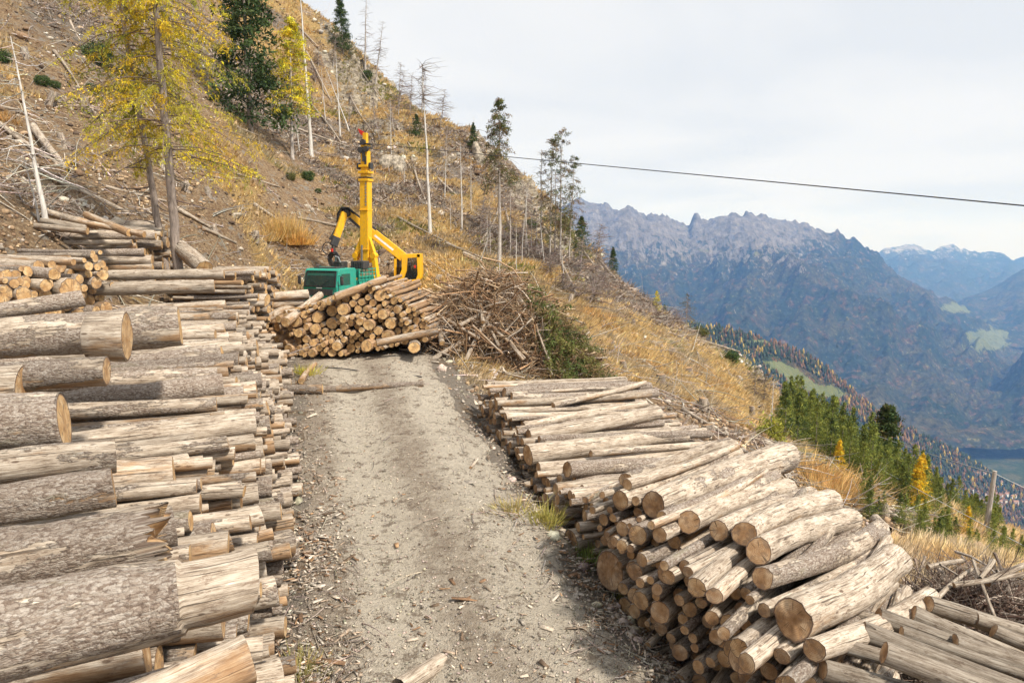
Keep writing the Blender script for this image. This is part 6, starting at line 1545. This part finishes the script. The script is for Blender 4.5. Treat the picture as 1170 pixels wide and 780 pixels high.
# foot fork of the mast
m = MB(); top_ = mp(zh(272)); 
for s in (-1, 1):
    a = top_ + np.array([s * .18, -.05, 0]); b = np.array([mx_ + s * .62, my_ - .1, zh(292)]); c = np.array([mx_ + s * .70 + (.12 if s > 0 else 0), my_ - .1, zh(322)])
    m.bar(a, b, .22, .34, b=.02); m.bar(b, c, .26, .34, b=.02); m.cyl(b - [0, .2, 0], b + [0, .2, 0], .19, 14)
m.box((mx_, my_, 1.9), (1.6, .8, .5), b=.04); m.build('mast_foot', M_yel, truck)
m = MB(); m.bar(np.array([mx_ - .12, my_ - .35, zh(312)]), mp(zh(280)) + np.array([-.1, -.32, 0]), .09); m.build('mast_cylinder', M_grey, truck)
# railing between mast and operator cab
m = MB(); q0 = lpx(436, 338, 43.6); q1 = lpx(452, 338, 44.2); up = np.array([0, 0, 1.0])
for f in (0, .5, 1): p = q0 + (q1 - q0) * f; m.bar(p, p + up * 1.1, .045)
for z in (.55, 1.1): m.bar(q0 + up * z, q1 + up * z, .045)
m.box((q0 + q1) / 2, (1.3, .9, .08)); m.build('railing', M_yel, truck)
# crane column with operator cab
oc = empty('dummy'); bpy.data.objects.remove(oc)
D = 44.6
def opx(px, py, d=0): return lpx(px, py, D + d)
m = MB(); b0 = opx(449, 340); b1 = opx(485, 322)
m.box((opx(466, 333)), (2.1, 1.4, .42), b=.03); m.box(opx(483, 336), (.16, .2, .9)); m.box(opx(466, 343), (.9, .9, .9)); m.build('crane_base', M_yel, truck)
def poly_at(pts, d0, d1):      # outline in photo rows and columns, extruded in depth
    a = [lpx(x, y, D + d0) for x, y in pts]; b = [lpx(585 + (x - 585) * (D + d0) / (D + d1), 390 - (390 - y) * 1.0, D + d0) + (lpx(500, 300, D + d1) - lpx(500, 300, D + d0)) * 0 for x, y in pts]
    dv = np.array([sin(-RZ) * 0, 1.0, 0]); dv = np.array([cR * 0 + sR * 1, cR, 0]) ; b = [p + dv * (d1 - d0) for p in a]
    n = len(pts); return a + b, [tuple(range(n))[::-1], tuple(range(n, 2 * n))] + [(i, (i + 1) % n, (i + 1) % n + n, i + n) for i in range(n)]
ocab = MB()
for pts in ([(450, 291), (480, 290), (480, 294), (450, 296)], [(476, 290), (480, 290), (481, 318), (477, 325), (473, 325), (477, 314)], [(450, 293), (453, 293), (453, 318), (457, 325), (450, 325)], [(450, 321), (478, 319), (474, 327), (452, 329)]):
    V, F = poly_at(pts, 0, 1.35); ocab.add(V, F)
ocab_o = ocab.build('operator_cab', M_yel, truck, bevel=.02)
for pts in ([(453, 295), (463, 295), (462, 320), (457, 322), (453, 317)], [(464, 295), (476, 294), (477, 313), (473, 320), (463, 320)]):
    V, F = poly_at(pts, .06, .08); g = MB(); g.add(V, F); g.build('window', M_glass, ocab_o)
V, F = poly_at([(457, 305), (468, 303), (471, 320), (457, 321)], .5, .9); g = MB(); g.add(V, F); g.build('operator_seat', M_dark, ocab_o)
V, F = poly_at([(473, 303), (475, 303), (475, 306), (473, 306)], -.03, .0); g = MB(); g.add(V, F); g.build('red_sticker', M_red, ocab_o)
m = MB(); V, F = poly_at([(459, 294), (465, 294), (464, 310), (458, 327), (451, 327), (459, 308)], -.35, -.05); m.add(V, F); m.build('crane_column', M_yel, truck)
# boom, elbow and stick
A = opx(461, 294, .2); B = opx(398, 244, -.2); Bs = opx(394, 243, -.4); Cc = opx(381, 281, -.9)
m = MB(); m.bar(A, A + (B - A) * .55, .34, .60, b=.03); m.bar(A + (B - A) * .5, B, .28, .42, b=.03); bo_ = m.build('boom', M_yel, truck)
m = MB(); m.bar(A + (B - A) * .16 + [0, -.19, .02], A + (B - A) * .50 + [0, -.19, .02], .01, .12); m.build('boom_marking', M_white, bo_)
m = MB(); m.bar(A + (B - A) * .30 + [0, 0, .42], B + [.15, 0, .22], .12, .12); m.bar(A + (B - A) * .62 + [0, -.1, -.32], B + [.1, -.1, -.28], .16, .16); m.build('boom_cylinder', M_dark, bo_)
m = MB(); m.tube([B + [.35, -.1, .12], B + [.1, -.12, .32], Bs + [-.15, -.12, .30], Bs + [-.4, -.12, -.05], Bs + [-.5, -.1, -.6]], .075, 8); m.tube([B + [.4, 0, .02], B + [.1, 0, .2], Bs + [-.15, 0, .18], Bs + [-.35, 0, -.2]], .07, 8); m.build('hoses', M_blk, bo_)
m = MB(); m.cyl(B - [0, .25, 0], B + [0, .25, 0], .22, 16); m.build('elbow_joint', M_dark, bo_)
m = MB(); m.bar(Bs, Bs + (Cc - Bs) * .8, .24, .42, b=.03); st_ = m.build('stick', M_yel, truck)
m = MB(); m.bar(Bs + [-.32, 0, -.5], Cc + [-.25, 0, .4], .12); m.bar(Bs + (Cc - Bs) * .72, Cc, .26, .46, b=.03); m.build('stick_cylinder', M_dark, st_)
m = MB(); m.cyl(Cc + [0, 0, .05], Cc + [0, 0, -.35], .12, 12); m.box(Cc + [0, 0, -.42], (.3, .3, .2), b=.03)
for s in (-1, 1): m.bar(Cc + [s * .1, 0, -.45], Cc + [s * .34, 0, -.75], .1, .3); m.bar(Cc + [s * .34, 0, -.72], Cc + [s * .20, 0, -1.15], .09, .28); m.bar(Cc + [s * .2, 0, -1.12], Cc + [s * -.02, 0, -1.3], .07, .24)
gr = m.build('grapple', M_dark, truck)
a = np.linspace(0, 2 * pi, 14)[:-2]; m = MB(); m.tube([Cc + [-.35 + .38 * cos(q), -.1, -.15 + .38 * sin(q)] for q in a], .03, 6); m.build('hose_loop', M_blk, gr)
m = MB(); m.box(Cc + [.02, -.2, -.25], (.1, .1, .2)); m.build('red_valve', M_red, gr)

# ------------------------------------------------------------------ cables and pole
M_cable = simple('steel_cable', (.05, .05, .055), .5, .5)
mtop = at(419, 164, Dm + .0); c2 = at(1170, 235, 15.5); dv = (c2 - mtop); far_ = mtop + dv * 2.6
k = np.linspace(0, 1, 60); pts = mtop + np.outer(k, far_ - mtop); pts[:, 2] -= .35 * np.sin(k * pi) * 0
m = MB(); m.tube(pts, .015, 8); o = m.build('skyline_cable', M_cable); tag(o, 'taut dark steel cable running from the mast across the sky to the right', 'cable')
c3 = at(560, 100 + 75, 76); m = MB(); m.tube([mtop + [0, 0, -.3], at(480, 178, 60), at(545, 182, 82)], .014, 6); o = m.build('guy_cable', M_cable); tag(o, 'thin guy cable from the mast head to the rocks upslope', 'cable')
pb = gp(1126, 607, 20); ph = px_h(pb, 535); m = MB(); m.tube([pb - [0, 0, .4], pb + [.15, 0, ph]], [.13, .10], 10); o = m.build('wooden_pole', M_bark_grey); tag(o, 'leaning wooden line pole below the young spruces', 'pole')
pt = pb + np.array([.15, 0, ph - .12])
M_wire = simple('pale_wire', (.55, .57, .6), .5, .3)
def wire(a, b, sag, r, lab):
    k = np.linspace(0, 1, 40); p = a + np.outer(k, b - a); p[:, 2] -= sag * 4 * k * (1 - k); m = MB(); m.tube(p, r, 5); o = m.build('overhead_wire', M_wire); tag(o, lab, 'wire')
wire(pt, at(880, 440, 66), .6, .016, 'pale wire climbing from the pole toward the upper ridge'); wire(pt, at(1330, 610, 30), .3, .016, 'pale wire from the pole off the right edge')
wire(at(868, 455, 50), at(1300, 690, 22), .25, .012, 'pale wire crossing above the young spruces'); wire(at(880, 475, 44), at(1050, 585, 28), .2, .010, 'thin wire ending in the slope before the young spruces')
ca = gp(372, 421); cb = gp(482, 432); k = np.linspace(0, 1, 14); p = ca + np.outer(k, cb - ca); p[:, 2] += .04 + .02 * np.sin(k * 9); m = MB(); m.tube(p, .018, 6); o = m.build('ground_cable', M_cable); tag(o, 'thin dark cable lying across the road before the heap', 'cable')

# ------------------------------------------------------------------ houses and trees far below
M_house = simple('pale_render', (.75, .72, .68), .8); M_roof = simple('roof_tiles', (.30, .17, .12), .8)
spur = bpy.data.objects['wooded_spur']; _me = spur.data
sbv = BVHTree.FromPolygons([tuple(v.co) for v in _me.vertices], [tuple(p.vertices) for p in _me.polygons])
for i in range(30):
    px = rng.uniform(1100, 1172); py = np.interp(px, [1085, 1172], [548, 588]) + rng.normal(0, 6) - (14 if i % 2 else 0)
    xc = (px - 585) / 800; yc = (390 - py) / 800; h = sbv.ray_cast(Vector((0, 0, CAMZ)), Vector((xc, CP + yc * SP, -SP + yc * CP)))
    if h[0] is None: continue
    P = h[0]
    o = empty('village_house', (P[0], P[1], P[2]), rng.uniform(0, 3)); tag(o, 'tiny white house of the village in the valley at the right edge', 'house', 'houses of the valley village')
    L_, W_, h_ = rng.uniform(9, 18), rng.uniform(7, 10), rng.uniform(4, 6)
    m = MB(); m.box((0, 0, h_ / 2 - 25), (L_, W_, h_ + 50)); m.build('wall', M_house, o); m = MB(); m.prism([(-W_ / 2 - 1, h_), (0, h_ + 5), (W_ / 2 + 1, h_)], -L_ / 2 - 1, L_ / 2 + 1, 0); m.build('roof', M_roof, o)
for i, (px, py, Y, w_) in enumerate([(1010, 440, 4300, 1), (1058, 444, 4400, 1), (1162, 450, 4700, 1)]): pass
# autumn wood on the spur: one crown shape per tree, a far wood that reads as a mass
sv = np.empty(len(spur.data.vertices) * 3, np.float32); spur.data.vertices.foreach_get('co', sv); sv = sv.reshape(-1, 3)
nY_, nX_ = 240, 420
G_ = sv.reshape(nY_, nX_, 3)
N = 26000; i = rng.integers(60, 205, N); j = rng.integers(110, nX_ - 60, N); fi, fj = rng.random(N), rng.random(N)
P = (G_[i, j] * ((1 - fi) * (1 - fj))[:, None] + G_[i + 1, j] * (fi * (1 - fj))[:, None] + G_[i, j + 1] * ((1 - fi) * fj)[:, None] + G_[i + 1, j + 1] * (fi * fj)[:, None])
pr = project(P); zn = zoneD(pr[:, 0], 0, P[:, 0], P[:, 1], P[:, 2])[:, 1]; k = (zn < .35) & (pr[:, 0] > 640); P = P[k]; N = len(P)
sz = rng.uniform(4, 8, N); hh = sz * rng.uniform(1.6, 3.0, N); K = 5; th = np.arange(K) * 2 * pi / K
con = fbm(P[:, 0] / 120, P[:, 1] / 120, 3, 5) + rng.normal(0, .35, N)
pal = np.where((con > .15)[:, None], np.array([[.14, .075, .03]]), np.array([[.03, .045, .02]])) * rng.uniform(.6, 1.5, (N, 1)); pal = np.where((rng.random(N) < .07)[:, None], np.array([[.34, .24, .04]]), pal)
ring = np.stack([np.cos(th), np.sin(th), 0 * th], -1)[None] * sz[:, None, None] * .55 * rng.uniform(.7, 1.3, (N, K, 1)); low = P[:, None] + ring * .7; mid_ = P[:, None] + ring + np.stack([0 * hh, 0 * hh, hh * .35], -1)[:, None]; tp_ = P + np.stack([0 * hh, 0 * hh, hh], -1)
V = np.concatenate([low, mid_, tp_[:, None]], 1); b0 = (np.arange(N) * (2 * K + 1))[:, None, None]; ii = np.arange(K); jj = (ii + 1) % K
Q = (np.stack([ii, jj, jj + K, ii + K], -1)[None] + b0).reshape(-1, 4); Tt = (np.stack([ii + K, jj + K, np.full(K, 2 * K)], -1)[None] + b0).reshape(-1, 3)
M_far = tint_mat('far_foliage', 1.0, .3, lo=.5, hi=1.5)
o = link('spur_forest', mesh_np('spur_forest', V.reshape(-1, 3), Q, Tt, {'tint': np.repeat(pal, 2 * K + 1, 0)}), M_far); tag(o, 'autumn wood of dark conifers and rusty crowns covering the far spur', 'forest', kind='stuff')
